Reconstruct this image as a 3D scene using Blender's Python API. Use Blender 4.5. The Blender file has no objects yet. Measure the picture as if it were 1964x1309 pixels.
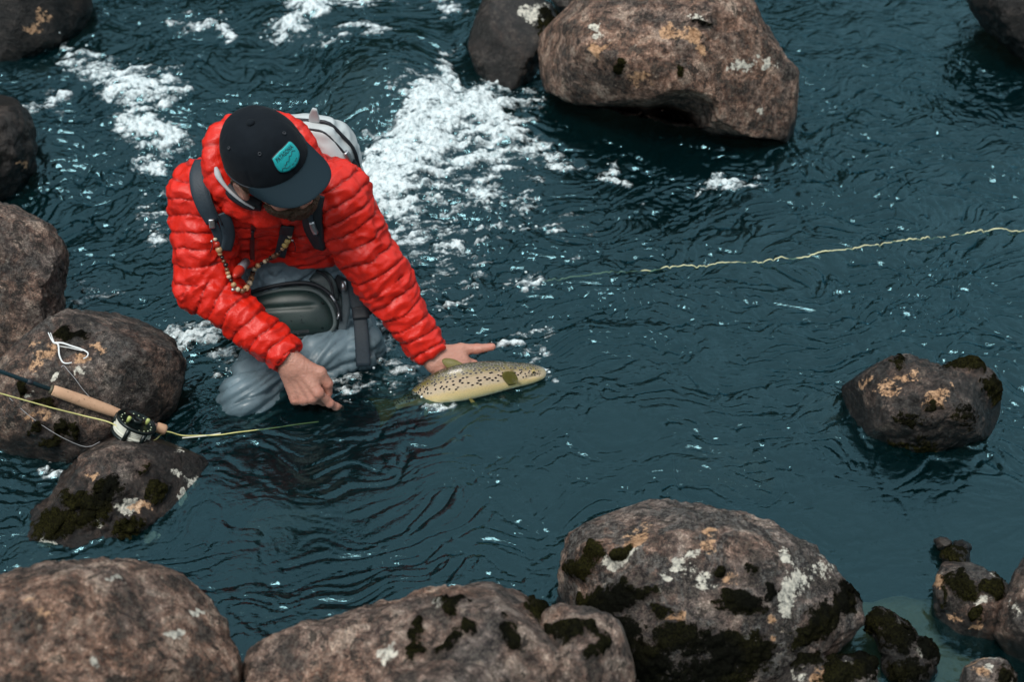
import bpy, math, random
import numpy as np
from mathutils import Vector

random.seed(4)
SC = bpy.context.scene
COL = SC.collection
rad = math.radians

# ------------------------------------------------------------------ camera
PITCH = rad(40.0); DIST = 3.5
CAM = np.array([0.0, -DIST * math.cos(PITCH), DIST * math.sin(PITCH)])
W0, H0, FPX = 1964.0, 1309.0, 1964.0 * 50.0 / 36.0
cd = bpy.data.cameras.new('camera'); cam = bpy.data.objects.new('camera', cd); COL.objects.link(cam)
cam.location = CAM; cam.rotation_euler = (math.pi / 2 - PITCH, 0, 0)
cd.lens = 50; cd.sensor_width = 36; cd.clip_start = 0.05; cd.clip_end = 400
cd.dof.use_dof = True; cd.dof.focus_distance = 3.18; cd.dof.aperture_fstop = 3.2
SC.camera = cam

# ------------------------------------------------------------------ sky, sun, exposure (overcast day)
SUN_EL, SUN_AZ = rad(68), rad(-150)          # azimuth measured from +Y towards +X
world = bpy.data.worlds.new('World'); SC.world = world; world.use_nodes = True
wn = world.node_tree.nodes; wl = world.node_tree.links; wn.clear()
sky = wn.new('ShaderNodeTexSky'); sky.sky_type = 'NISHITA'; sky.sun_disc = False
sky.sun_elevation = SUN_EL; sky.sun_rotation = SUN_AZ
sky.air_density = 1.0; sky.dust_density = 3.0; sky.ozone_density = 1.0
grey = wn.new('ShaderNodeMixRGB'); grey.blend_type = 'MIX'; grey.inputs[0].default_value = 0.80
grey.inputs[2].default_value = (9.8, 11.3, 12.0, 1)   # the flat cool cloud layer
bg = wn.new('ShaderNodeBackground'); bg.inputs[1].default_value = 0.056
wo = wn.new('ShaderNodeOutputWorld')
wl.new(sky.outputs[0], grey.inputs[1]); wl.new(grey.outputs[0], bg.inputs[0]); wl.new(bg.outputs[0], wo.inputs[0])
sd = bpy.data.lights.new('sun', 'SUN'); sun = bpy.data.objects.new('sun', sd); COL.objects.link(sun)
sd.energy = 1.5; sd.angle = rad(24); sd.color = (1.0, 0.95, 0.88)
sun.rotation_euler = Vector((-math.sin(SUN_AZ) * math.cos(SUN_EL), -math.cos(SUN_AZ) * math.cos(SUN_EL), -math.sin(SUN_EL))).to_track_quat('-Z', 'Y').to_euler()
SC.view_settings.view_transform = 'Standard'; SC.view_settings.look = 'None'
SC.view_settings.gamma = 1.0; SC.view_settings.exposure = 0.75

# ------------------------------------------------------------------ pixel <-> place
_cp, _sp = math.cos(PITCH), math.sin(PITCH)
FWD = np.array([0, _cp, -_sp]); UPV = np.array([0, _sp, _cp]); RGT = np.array([1.0, 0, 0])
def rayd(px, py):
    d = FWD + RGT * ((px - W0 / 2) / FPX) + UPV * (-(py - H0 / 2) / FPX)
    return d / np.linalg.norm(d)
def at(px, py, Y):
    d = rayd(px, py); return CAM + d * ((Y - CAM[1]) / d[1])
def atz(px, py, Z):
    d = rayd(px, py); return CAM + d * ((Z - CAM[2]) / d[2])
def proj(P):
    P = np.asarray(P, float) - CAM
    z = P @ FWD
    return np.stack([W0 / 2 + FPX * (P @ RGT) / z, H0 / 2 - FPX * (P @ UPV) / z], -1)

# ------------------------------------------------------------------ numeric noise
_r = np.random.RandomState(11)
_PM = np.tile(_r.permutation(256), 3)
_G3 = _r.normal(size=(256, 3)); _G3 /= np.linalg.norm(_G3, axis=1)[:, None]
_a = _r.uniform(0, 2 * math.pi, 256); _G2 = np.stack([np.cos(_a), np.sin(_a)], 1)
def _fade(f): return f * f * f * (f * (f * 6 - 15) + 10)
def n3(p):
    p = np.asarray(p, float); i = np.floor(p).astype(np.int64); f = p - i; i &= 255; u = _fade(f)
    out = 0
    for a in (0, 1):
        pa = _PM[i[:, 0] + a]; wx = u[:, 0] if a else 1 - u[:, 0]
        for b in (0, 1):
            pb = _PM[pa + i[:, 1] + b]; wy = u[:, 1] if b else 1 - u[:, 1]
            for c in (0, 1):
                g = _G3[_PM[pb + i[:, 2] + c]]; wz = u[:, 2] if c else 1 - u[:, 2]
                out = out + wx * wy * wz * (g[:, 0] * (f[:, 0] - a) + g[:, 1] * (f[:, 1] - b) + g[:, 2] * (f[:, 2] - c))
    return out * 1.6
def n2(x, y):
    xi = np.floor(x).astype(np.int64); yi = np.floor(y).astype(np.int64); fx = x - xi; fy = y - yi
    xi &= 255; yi &= 255; ux = _fade(fx); uy = _fade(fy); out = 0
    for a in (0, 1):
        pa = _PM[xi + a]; wx = ux if a else 1 - ux
        for b in (0, 1):
            g = _G2[_PM[pa + yi + b]]; wy = uy if b else 1 - uy
            out = out + wx * wy * (g[..., 0] * (fx - a) + g[..., 1] * (fy - b))
    return out * 1.5
def fbm3(p, o, gain=0.5):
    s = 0; a = 1; p = np.asarray(p, float)
    for k in range(o): s = s + a * n3(p * 2 ** k + 17.3 * k); a *= gain
    return s
def fbm2(x, y, o, gain=0.5):
    s = 0; a = 1
    for k in range(o): s = s + a * n2(x * 2 ** k + 17.3 * k, y * 2 ** k + 5.1 * k); a *= gain
    return s
def sstep(a, b, x):
    t = np.clip((x - a) / (b - a), 0, 1); return t * t * (3 - 2 * t)

# ------------------------------------------------------------------ object helpers
def mesh_np(name, V, F, mat=None, smooth=True):
    me = bpy.data.meshes.new(name)
    V = np.asarray(V, np.float32)
    F = np.asarray(F, np.int32) if not isinstance(F, list) else F
    if isinstance(F, np.ndarray):
        n, k = F.shape
        me.vertices.add(len(V)); me.vertices.foreach_set('co', V.ravel())
        me.loops.add(n * k); me.loops.foreach_set('vertex_index', F.ravel())
        me.polygons.add(n); me.polygons.foreach_set('loop_start', np.arange(0, n * k, k, dtype=np.int32))
        me.polygons.foreach_set('loop_total', np.full(n, k, np.int32))
        me.update(calc_edges=True)
    else:
        me.from_pydata([tuple(v) for v in V], [], F)
    me.polygons.foreach_set('use_smooth', np.full(len(me.polygons), smooth, bool))
    me.validate(); me.update()
    if mat: me.materials.append(mat)
    return me
def attr(me, name, vals):
    vals = np.asarray(vals, np.float32)
    a = me.attributes.new(name, 'FLOAT', 'POINT'); a.data.foreach_set('value', vals)
def link(name, me, parent=None, label=None, cat=None, group=None, kind=None, loc=None):
    o = bpy.data.objects.new(name, me); COL.objects.link(o)
    if parent is not None: o.parent = parent; o.matrix_parent_inverse = parent.matrix_basis.inverted()
    if loc is not None: o.location = loc
    if label: o['label'] = label
    if cat: o['category'] = cat
    if group: o['group'] = group
    if kind: o['kind'] = kind
    return o
def thing(name, loc, label, cat, group=None):
    o = bpy.data.objects.new(name, None); COL.objects.link(o); o.location = tuple(loc); o.empty_display_size = .05
    o['label'] = label; o['category'] = cat
    if group: o['group'] = group
    return o
def merge(parts):
    V = []; F = []; n = 0
    for v, f in parts:
        v = np.asarray(v, float); V.append(v); F += [tuple(int(i) + n for i in q) for q in f]; n += len(v)
    return np.concatenate(V), F

def catmull(P, n):
    P = np.asarray(P, float); Q = np.vstack([2 * P[0] - P[1], P, 2 * P[-1] - P[-2]])
    out = []
    t = np.linspace(0, len(P) - 1 - 1e-9, n); k = t.astype(int); u = (t - k)[:, None]
    p0, p1, p2, p3 = Q[k], Q[k + 1], Q[k + 2], Q[k + 3]
    return 0.5 * (2 * p1 + (p2 - p0) * u + (2 * p0 - 5 * p1 + 4 * p2 - p3) * u ** 2 + (3 * p1 - p0 - 3 * p2 + p3) * u ** 3)
def nrm(v): v = np.asarray(v, float); return v / (np.linalg.norm(v, axis=-1, keepdims=True) + 1e-12)

def tube(P, r, seg=8, caps=True):
    P = np.asarray(P, float); n = len(P); r = np.broadcast_to(np.asarray(r, float), (n,))
    T = nrm(np.gradient(P, axis=0)); N = np.cross(T[0], [0.13, 0.21, 0.97]); N = nrm(N)
    V = []; F = []
    for i in range(n):
        N = nrm(N - T[i] * (N @ T[i])); B = np.cross(T[i], N)
        a = np.arange(seg) * 2 * math.pi / seg
        V.append(P[i] + r[i] * (np.cos(a)[:, None] * N + np.sin(a)[:, None] * B))
    V = np.concatenate(V)
    for i in range(n - 1):
        for j in range(seg):
            F.append((i * seg + j, i * seg + (j + 1) % seg, (i + 1) * seg + (j + 1) % seg, (i + 1) * seg + j))
    if caps: F.append(tuple(range(seg))[::-1]); F.append(tuple((n - 1) * seg + j for j in range(seg)))
    return V, F
def ribbon(P, N, w, t, n=24):
    """a flat strap of width w and thickness t lying along P with surface normals N"""
    P = catmull(P, n); N = nrm(catmull(N, n)); w = np.interp(np.linspace(0, 1, n), np.linspace(0, 1, np.size(w)), np.atleast_1d(w)) if np.size(w) > 1 else np.full(n, w)
    T = nrm(np.gradient(P, axis=0)); B = nrm(np.cross(T, N)); N = np.cross(B, T)
    prof = [(-.5, 0), (-.5, .6), (-.44, 1), (-.2, 1.08), (.2, 1.08), (.44, 1), (.5, .6), (.5, 0)]
    V = []; F = []; k = len(prof)
    for i in range(n):
        for a, b in prof: V.append(P[i] + B[i] * a * w[i] + N[i] * b * t)
    for i in range(n - 1):
        for j in range(k): F.append((i * k + j, i * k + (j + 1) % k, (i + 1) * k + (j + 1) % k, (i + 1) * k + j))
    F.append(tuple(range(k))[::-1]); F.append(tuple((n - 1) * k + j for j in range(k)))
    return np.array(V), F
def lathe(prof, axis_o, axis_d, seg=20):
    """prof: (distance along the axis, radius)"""
    d = nrm(axis_d); a = np.cross(d, [0.3, 0.9, 0.2]); a = nrm(a); b = np.cross(d, a); V = []; F = []
    for s, r in prof:
        for j in range(seg):
            t = 2 * math.pi * j / seg; V.append(np.asarray(axis_o) + d * s + r * (math.cos(t) * a + math.sin(t) * b))
    for i in range(len(prof) - 1):
        for j in range(seg): F.append((i * seg + j, i * seg + (j + 1) % seg, (i + 1) * seg + (j + 1) % seg, (i + 1) * seg + j))
    F.append(tuple(range(seg))[::-1]); F.append(tuple((len(prof) - 1) * seg + j for j in range(seg)))
    return np.array(V), F
def icos(sub):
    import bmesh
    bm = bmesh.new(); bmesh.ops.create_icosphere(bm, subdivisions=sub, radius=1)
    V = np.array([v.co[:] for v in bm.verts]); F = np.array([[v.index for v in f.verts] for f in bm.faces], np.int32); bm.free()
    return V, F
_ICO = {}
def ico(sub):
    if sub not in _ICO: _ICO[sub] = icos(sub)
    return _ICO[sub]

# ------------------------------------------------------------------ signed distance bodies
def sd_cone(p, a, b, ra, rb):
    a = np.asarray(a); b = np.asarray(b); ba = b - a
    t = np.clip(((p - a) @ ba) / (ba @ ba), 0, 1)
    return np.linalg.norm(p - a - t[:, None] * ba, axis=1) - (ra + (rb - ra) * t)
def sd_path(p, P, R, k=0.0):
    d = None
    for i in range(len(P) - 1):
        e = sd_cone(p, P[i], P[i + 1], R[i], R[i + 1]); d = e if d is None else (smin(d, e, k) if k else np.minimum(d, e))
    return d
def sd_ell(p, c, r, M=None):
    q = p - np.asarray(c)
    if M is not None: q = q @ np.asarray(M).T      # rows of M are the local axes
    r = np.asarray(r); k0 = np.linalg.norm(q / r, axis=1); k1 = np.linalg.norm(q / r ** 2, axis=1) + 1e-9
    return k0 * (k0 - 1) / k1
def sd_box(p, c, h, rr, M=None):
    q = p - np.asarray(c)
    if M is not None: q = q @ np.asarray(M).T
    q = np.abs(q) - (np.asarray(h) - rr)
    return np.linalg.norm(np.maximum(q, 0), axis=1) + np.minimum(q.max(1), 0) - rr
def smin(a, b, k):
    h = np.clip(0.5 + 0.5 * (b - a) / k, 0, 1); return b * (1 - h) + a * h - k * h * (1 - h)
def smax(a, b, k): return -smin(-a, -b, k)
def grad(f, p, e=1e-3):
    g = np.stack([f(p + np.eye(3)[k] * e) - f(p - np.eye(3)[k] * e) for k in range(3)], 1)
    return g / (2 * e)
def nets(f, lo, hi, h):
    lo = np.asarray(lo, float); hi = np.asarray(hi, float); n = np.ceil((hi - lo) / h).astype(int) + 1
    ax = [lo[k] + h * np.arange(n[k]) for k in range(3)]
    D = np.empty(n)
    step = max(1, int(400000 / (n[1] * n[2])))
    for i in range(0, n[0], step):
        X, Y, Z = np.meshgrid(ax[0][i:i + step], ax[1], ax[2], indexing='ij')
        D[i:i + step] = f(np.stack([X.ravel(), Y.ravel(), Z.ravel()], 1)).reshape(X.shape)
    S = D < 0
    c = sum(S[a:n[0] - 1 + a, b:n[1] - 1 + b, d:n[2] - 1 + d].astype(np.int8) for a in (0, 1) for b in (0, 1) for d in (0, 1))
    I, J, K = np.nonzero((c > 0) & (c < 8)); m = len(I)
    pos = np.zeros((m, 3)); cnt = np.zeros(m)
    cor = [(a, b, d) for a in (0, 1) for b in (0, 1) for d in (0, 1)]
    for q in cor:
        for k in range(3):
            if q[k]: continue
            q2 = list(q); q2[k] = 1
            d0 = D[I + q[0], J + q[1], K + q[2]]; d1 = D[I + q2[0], J + q2[1], K + q2[2]]
            x = (d0 < 0) != (d1 < 0); t = np.where(x, d0 / np.where(x, d0 - d1, 1), 0)
            e = np.tile(np.array(q, float), (m, 1)); e[:, k] += t
            pos[x] += e[x]; cnt[x] += 1
    V = lo + h * (np.stack([I, J, K], 1) + pos / cnt[:, None])
    idx = -np.ones(np.array(n) - 1, np.int64); idx[I, J, K] = np.arange(m)
    F = []
    for k in range(3):
        a, b = (k + 1) % 3, (k + 2) % 3
        s0 = [slice(1, n[q] - 1) for q in range(3)]; s0[k] = slice(0, n[k] - 1); s1 = list(s0); s1[k] = slice(1, n[k])
        A = S[tuple(s0)]; B = S[tuple(s1)]
        g = np.nonzero(A != B); fl = A[g]
        base = np.stack(g, 1); base[:, a] += 1; base[:, b] += 1
        def ix(da, db):
            q = base.copy(); q[:, a] -= da; q[:, b] -= db; return idx[q[:, 0], q[:, 1], q[:, 2]]
        Q = np.stack([ix(1, 1), ix(0, 1), ix(0, 0), ix(1, 0)], 1)
        Q[~fl] = Q[~fl][:, ::-1]; F.append(Q)
    F = np.concatenate(F); F = F[(F >= 0).all(1)]
    for _ in range(2):
        d = f(V); g = grad(f, V, h * .3); gg = (g * g).sum(1) + 1e-6
        V = V - np.clip(d / gg, -h, h)[:, None] * g
    return V, F.astype(np.int32)
def march(px, py, f, off=0.0, t0=1.6):
    d = np.array([rayd(px, py)]); t = t0
    for _ in range(140):
        v = f(CAM + d * t)[0] - off
        if v < 4e-4 or t > 5: break
        t += v * .8
    p = CAM + d[0] * t; n = nrm(grad(f, p[None])[0])
    return p, n
def vnormals(V, F):
    if F.shape[1] == 4: n = np.cross(V[F[:, 2]] - V[F[:, 0]], V[F[:, 3]] - V[F[:, 1]])
    else: n = np.cross(V[F[:, 1]] - V[F[:, 0]], V[F[:, 2]] - V[F[:, 0]])
    N = np.zeros_like(V)
    for k in range(F.shape[1]): np.add.at(N, F[:, k], n)
    return nrm(N)

# ------------------------------------------------------------------ material helpers
class NT:
    def __init__(s, name):
        s.m = bpy.data.materials.new(name); s.m.use_nodes = True; s.t = s.m.node_tree; s.t.nodes.clear()
    def n(s, typ, ins=None, **kw):
        o = s.t.nodes.new('ShaderNode' + typ)
        for k, v in kw.items(): setattr(o, k, v)
        for k, v in (ins or {}).items(): s.set(o, k, v)
        return o
    def set(s, o, k, v):
        i = o.inputs[k]
        if isinstance(v, bpy.types.NodeSocket): s.t.links.new(v, i)
        else: i.default_value = v
    def math(s, op, a, b=0.5, clamp=False):
        o = s.n('Math', {0: a, 1: b}, operation=op, use_clamp=clamp); return o.outputs[0]
    def mix(s, f, a, b, blend='MIX'):
        o = s.n('MixRGB', {0: f, 1: a, 2: b}, blend_type=blend); return o.outputs[0]
    def ramp(s, f, stops, interp='LINEAR'):
        o = s.n('ValToRGB', {0: f}); e = o.color_ramp.elements; o.color_ramp.interpolation = interp
        while len(e) < len(stops): e.new(0.5)
        for k, (p, c) in enumerate(stops):
            e[k].position = p; e[k].color = c if isinstance(c, tuple) else (c, c, c, 1)
        return o.outputs[0]
    def noise(s, vec, scale, detail=4, rough=.55, dist=0):
        o = s.n('TexNoise', {'Scale': scale, 'Detail': detail, 'Roughness': rough, 'Distortion': dist})
        if vec is not None: s.t.links.new(vec, o.inputs['Vector'])
        return o.outputs['Fac']
    def att(s, name): return s.n('Attribute', attribute_name=name).outputs['Fac']
    def out(s, sh): s.n('OutputMaterial', {0: sh}); return s.m
def RGB(r, g, b): return (r, g, b, 1)
def plain(name, c, rough=.5, metal=0, spec=.5, var=.25, bump=.1, scale=60, sheen=0, bdist=.002):
    t = NT(name); g = t.n('TexCoord').outputs['Object']
    f = t.noise(g, scale, 5)
    col = t.mix(f, tuple(x * (1 - var) for x in c[:3]) + (1,), tuple(min(1, x * (1 + var)) for x in c[:3]) + (1,))
    b = t.n('Bump', {'Strength': bump, 'Distance': bdist, 'Height': f})
    p = t.n('BsdfPrincipled', {'Base Color': col, 'Roughness': rough, 'Metallic': metal, 'Specular IOR Level': spec, 'Normal': b.outputs[0], 'Sheen Weight': sheen})
    return t.out(p.outputs[0])
# ================================================================== the river
FOAM = [  # px, py, rx, ry, rotation deg, strength
 (890,235,115,48,-8,1.05),(800,300,95,52,-35,1.05),(975,272,75,34,15,.95),(745,360,55,62,-20,1.05),(905,310,130,26,-12,.72),
 (868,185,22,40,-15,.85),(770,425,70,40,-30,.62),(1050,300,62,16,22,.55),(900,372,120,40,-10,.50),(840,470,110,60,10,.36),(1000,420,160,50,5,.24),
 (610,45,75,24,-22,.95),(556,92,42,15,-12,.9),(690,22,95,12,8,.55),(690,98,60,10,5,.6),(640,115,30,10,0,.5),(860,35,25,30,0,.5),
 (175,150,40,24,20,.62),(250,182,72,36,10,.86),(292,262,62,28,12,.92),(240,248,38,12,10,.7),(285,312,34,22,30,.7),(330,185,25,28,0,.62),
 (140,128,16,26,0,.6),(110,205,18,26,-30,.6),(400,70,42,16,25,.6),(438,84,14,26,0,.66),(285,14,22,16,0,.5),(60,235,30,10,-30,.5),(345,70,20,20,0,.4),(330,215,20,30,0,.5),
 (1385,345,44,14,-5,.72),(1330,356,16,8,0,.65),(1440,350,14,8,0,.6),(1172,318,12,26,-20,.7),(1192,343,22,7,15,.7),(1215,370,12,7,0,.6),(1390,358,30,8,5,.62),
 (375,640,58,26,-8,.85),(440,690,50,34,20,.52),(640,705,60,36,20,.5),(730,640,40,70,15,.48),(760,720,70,40,0,.42),(960,664,36,8,5,.75),(1050,684,36,9,0,.55),(1000,640,60,16,0,.4),
 (836,466,26,9,0,.6),(1090,490,28,8,0,.5),(870,560,60,40,0,.34),(1000,540,60,20,-10,.34),(920,745,90,12,-12,.36),(1045,715,16,16,0,.42),(830,770,40,14,0,.48),(650,772,18,8,0,.55),
 (80,455,20,20,0,.36),(180,560,60,20,0,.3),(100,905,40,14,-10,.36),(300,420,50,60,0,.3),(820,640,24,60,0,.35),(700,480,40,60,0,.5)]
HUMPS = [ # px, py, rx, ry, height: water lifted where it runs over sunken rocks or swells
 (745,190,140,100,.095),(880,260,140,55,.03),(770,350,90,60,.02),(20,270,160,70,.05),(260,230,110,70,.02),(600,60,120,40,.025),
 (1260,560,260,40,.010),(1450,470,200,40,.012),(1730,360,140,40,.016),(1250,790,260,60,.008),(560,960,120,50,.012),(950,80,90,60,.05),(1110,640,160,30,.010)]
def _ell(PX, PY, e):
    px, py, rx, ry, rot = e[:5]; c, s = math.cos(rad(rot)), math.sin(rad(rot))
    dx, dy = PX - px, PY - py; u = (c * dx + s * dy) / rx; v = (-s * dx + c * dy) / ry
    return u * u + v * v
def wpix(x, y):
    q = proj(np.stack([x, y, np.zeros_like(x)], -1)); return q[..., 0], q[..., 1]
WAMP = .96
def chop(PX, PY, x, y):
    """how rough the river is from place to place"""
    c = 0.72 + 0.40 * n2(x * 1.3 + 3, y * 1.3)
    c = c + 0.55 * np.exp(-_ell(PX, PY, (900, 320, 420, 220, 0))) + 0.5 * np.exp(-_ell(PX, PY, (220, 200, 300, 230, 0)))
    c = c + 0.25 * np.exp(-_ell(PX, PY, (1750, 350, 360, 260, 0)))- 0.30 * np.exp(-_ell(PX, PY, (560, 960, 360, 150, 0)))
    c = c + .45 * np.exp(-_ell(PX, PY, (1400, 520, 620, 260, 0)))
    c = c * (1 - 0.62 * sstep(1150, 1600, PX) * sstep(820, 1010, PY))
    c = c * (1 - .45 * np.exp(-_ell(PX, PY, (920, 740, 170, 70, 0)))) * (1 - .4 * np.exp(-_ell(PX, PY, (520, 780, 140, 60, 0))))
    return np.clip(c, .18, 1.6)
def wheight(x, y, fine=True):
    PX, PY = wpix(x, y)
    A = chop(PX, PY, x, y)
    ang = 0.22 + 0.5 * n2(x * .7 + 9.1, y * .7) + 0.5 * sstep(900, 500, PX) * sstep(700, 1000, PY)
    wx = x + .10 * n2(x * 2.3, y * 2.3) + .05 * n2(x * 7 + 4, y * 7); wy = y + .10 * n2(x * 2.3 + 31, y * 2.3) + .05 * n2(x * 7, y * 7 + 9)
    ca, sa = np.cos(.25), np.sin(.25)
    u = (ca * wx + sa * wy) * .58; v = -sa * wx + ca * wy
    u = u + .25 * ang
    u = u * 1.4; v = v * 1.4
    h = .010 * n2(u * 2.2 + 5, v * 1.9) + .0068 * n2(u * 4.5, v * 4.5) + .0040 * n2(u * 9 + 7, v * 9) - .0030 * np.abs(n2(u * 13 + 2, v * 13 + 5))
    def crease(fu, fv, w, o):
        c = n2(u * fu + o, v * fv + o * 2.3); m = sstep(-.45, .2, n2(u * fu * .45 + o * 3, v * fv * .55 + 8))
        return np.exp(-(c / w) ** 2) * m
    h = h - .0048 * crease(7, 8, .10, 3.7) - .0056 * crease(15, 17, .13, 9.1)
    if fine:
        h = h - .0038 * crease(30, 30, .17, 1.3) - .0016 * np.abs(n2(u * 44 + 1, v * 38 + 3)) - .0012 * crease(52, 50, .24, 5.3) + .0007 * n2(u * 80, v * 70)
    h = h * A * WAMP
    for e in HUMPS: h = h + e[4] * np.exp(-_ell(PX, PY, (e[0], e[1], e[2], e[3], 0)) * 1.2)
    h = h + .05 * sstep(.75, 1.5, y) * sstep(.3, -.4, x)
    return h
def foam_at(x, y):
    PX, PY = wpix(x, y)
    wx = PX + 26 * n2(x * 9, y * 9) + 12 * n2(x * 22 + 3, y * 22); wy = PY + 18 * n2(x * 9 + 8, y * 9) + 9 * n2(x * 22, y * 22 + 7)
    m = np.zeros_like(x)
    for e in FOAM: m = np.maximum(m, e[5] * np.exp(-.75 * _ell(wx, wy, e) ** 1.2))
    n = fbm2((x + .5 * y) * 10, (y - .35 * x) * 30, 4, .62); w = 1 - np.abs(n2(x * 30 + 3, y * 38)) * 2.2
    f = m + .50 * n * sstep(0, .25, m) + .16 * w * sstep(0, .3, m) + .12 * n2(x * 90, y * 90) * sstep(.03, .3, m)
    return sstep(.24, .95, f), m
def axis_pts(a, b, h, lo, hi, g=1.25):
    c = list(np.arange(a, b, h)); s = h; x = c[-1]
    while x < hi: s *= g; x += s; c.append(x)
    s = h; x = a; pre = []
    while x > lo: s *= g; x -= s; pre.append(x)
    return np.array(pre[::-1] + c)
gx = axis_pts(-1.85, 1.85, .0042, -60, 60); gy = axis_pts(-1.15, 1.95, .0042, -40, 80)
X, Y = np.meshgrid(gx, gy, indexing='ij'); sh = X.shape; x = X.ravel(); y = Y.ravel()
far = sstep(2.5, 6, np.hypot(x, y - .3))
foam, fm = foam_at(x, y); foam = foam * (1 - far)
h = wheight(x, y) * (1 - far * .8)
h = h + foam * (.006 + .015 * n2(x * 15, y * 22) + .006 * n2(x * 55 + 3, y * 60) + .003 * n2(x * 110, y * 110)) + .014 * sstep(.55, 1, fm) * (1 - far)
V = np.stack([x, y, h], 1)
ii = (np.arange(sh[0] - 1)[:, None] * sh[1] + np.arange(sh[1] - 1)[None]).ravel()
F = np.stack([ii, ii + sh[1], ii + sh[1] + 1, ii + 1], 1)

t = NT('river_water'); g = t.n('TexCoord').outputs['Object']
mp = t.n('Mapping', {'Vector': g, 'Rotation': (0, 0, -.25), 'Scale': (.6, 1.15, 1)}).outputs[0]
r1 = t.noise(mp, 55, 4, .55, .6); r2 = t.noise(mp, 150, 3, .5, .3)
rp = t.math('ADD', t.math('MULTIPLY', r1, 1.0), t.math('MULTIPLY', r2, .35))
bp = t.n('Bump', {'Strength': .8, 'Distance': .0022, 'Height': rp}).outputs[0]
fr = t.n('Fresnel', {'IOR': 1.66, 'Normal': bp}).outputs[0]
tr = t.n('BsdfTransparent', {'Color': RGB(.50, .66, .64)})
df = t.n('BsdfDiffuse', {'Color': RGB(.001, .030, .036), 'Normal': bp})
body = t.n('MixShader', {0: .16, 1: tr.outputs[0], 2: df.outputs[0]})
gl = t.n('BsdfGlossy', {'Color': RGB(.46, .86, 1), 'Roughness': .05, 'Normal': bp})
wat = t.n('MixShader', {0: fr, 1: body.outputs[0], 2: gl.outputs[0]})
fa = t.att('foam'); fn = t.noise(g, 70, 5, .60, .5); fk = t.n('TexVoronoi', {'Vector': g, 'Scale': 190.0}).outputs[0]
fz = t.math('ADD', t.math('MULTIPLY', t.math('SUBTRACT', fn, .5), 2.0), t.math('MULTIPLY', t.math('SUBTRACT', .45, fk), .22))
fmask = t.ramp(t.math('MULTIPLY', t.math('ADD', fa, fz), t.math('MULTIPLY', fa, 8, True)), [(.12, 0.0), (.55, .30), (1.15, 1.0)])
fb = t.n('Bump', {'Strength': .9, 'Distance': .008, 'Height': t.math('ADD', fn, t.math('MULTIPLY', fk, -.4))}).outputs[0]
fd = t.n('BsdfPrincipled', {'Base Color': t.mix(fn, RGB(.50, .64, .68), RGB(.90, .94, .95)), 'Roughness': .5, 'Normal': fb})
fin = t.n('MixShader', {0: fmask, 1: wat.outputs[0], 2: fd.outputs[0]})
M_WATER = t.out(fin.outputs[0])
me = mesh_np('river_water', V, F, M_WATER); attr(me, 'foam', foam)
link('river_water', me, kind='structure')

# ------------------------------------------------------------------ river bed and banks
def bed_h(x, y):
    b = -.34 + .10 * fbm2(x * 1.4 + 5, y * 1.4, 3) + .05 * np.abs(n2(x * 4, y * 4)) + .03 * n2(x * 11, y * 11)
    PX, PY = wpix(x, y)
    b = b + .31 * sstep(1200, 1600, PX) * sstep(850, 1200, PY) * np.exp(-_ell(PX, PY, (1650, 1080, 480, 260, 0)) * .6)
    r = np.hypot(x, (y - 1) * .9)
    far = sstep(4.2, 9.0, np.abs(y * .86 - x * .5 - .4))
    b = np.minimum(b, -.075 - .02 * n2(x * 9, y * 9))
    return b + far * (5.8 + .7 * fbm2(x * .3, y * .3, 3)) + sstep(8, 40, np.abs(y * .86 - x * .5 - .4)) * 9 
gx = axis_pts(-2.2, 2.2, .02, -120, 120, 1.2); gy = axis_pts(-1.5, 2.4, .02, -110, 120, 1.2)
X, Y = np.meshgrid(gx, gy, indexing='ij'); sh = X.shape; x = X.ravel(); y = Y.ravel()
V = np.stack([x, y, bed_h(x, y)], 1)
ii = (np.arange(sh[0] - 1)[:, None] * sh[1] + np.arange(sh[1] - 1)[None]).ravel()
F = np.stack([ii, ii + sh[1], ii + sh[1] + 1, ii + 1], 1)
t = NT('river_bed'); g = t.n('TexCoord').outputs['Object']
z0 = t.n('SeparateXYZ', {0: g}).outputs[2]; vo = t.n('TexVoronoi', {'Vector': g, 'Scale': 9.0}); f = t.noise(g, 14, 6, .65)
stone = t.mix(f, RGB(.003, .0035, .003), t.mix(t.math('MULTIPLY', t.math('ADD', z0, .22), 9, True), RGB(.010, .010, .007), RGB(.42, .34, .18)))
z = t.n('SeparateXYZ', {0: g}).outputs[2]
heath = t.mix(t.noise(g, 1.5, 6, .7), RGB(.006, .008, .005), RGB(.020, .020, .010))
c = t.mix(t.math('MULTIPLY', z, 3, True), t.mix(t.math('MULTIPLY', vo.outputs[0], .5, True), stone, RGB(.004, .004, .003)), heath)
p = t.n('BsdfPrincipled', {'Base Color': c, 'Roughness': .85, 'Specular IOR Level': .15, 'Normal': t.n('Bump', {'Strength': .6, 'Distance': .02, 'Height': f}).outputs[0]})
link('river_bed', mesh_np('river_bed', V, F, t.out(p.outputs[0])), kind='structure')
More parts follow.
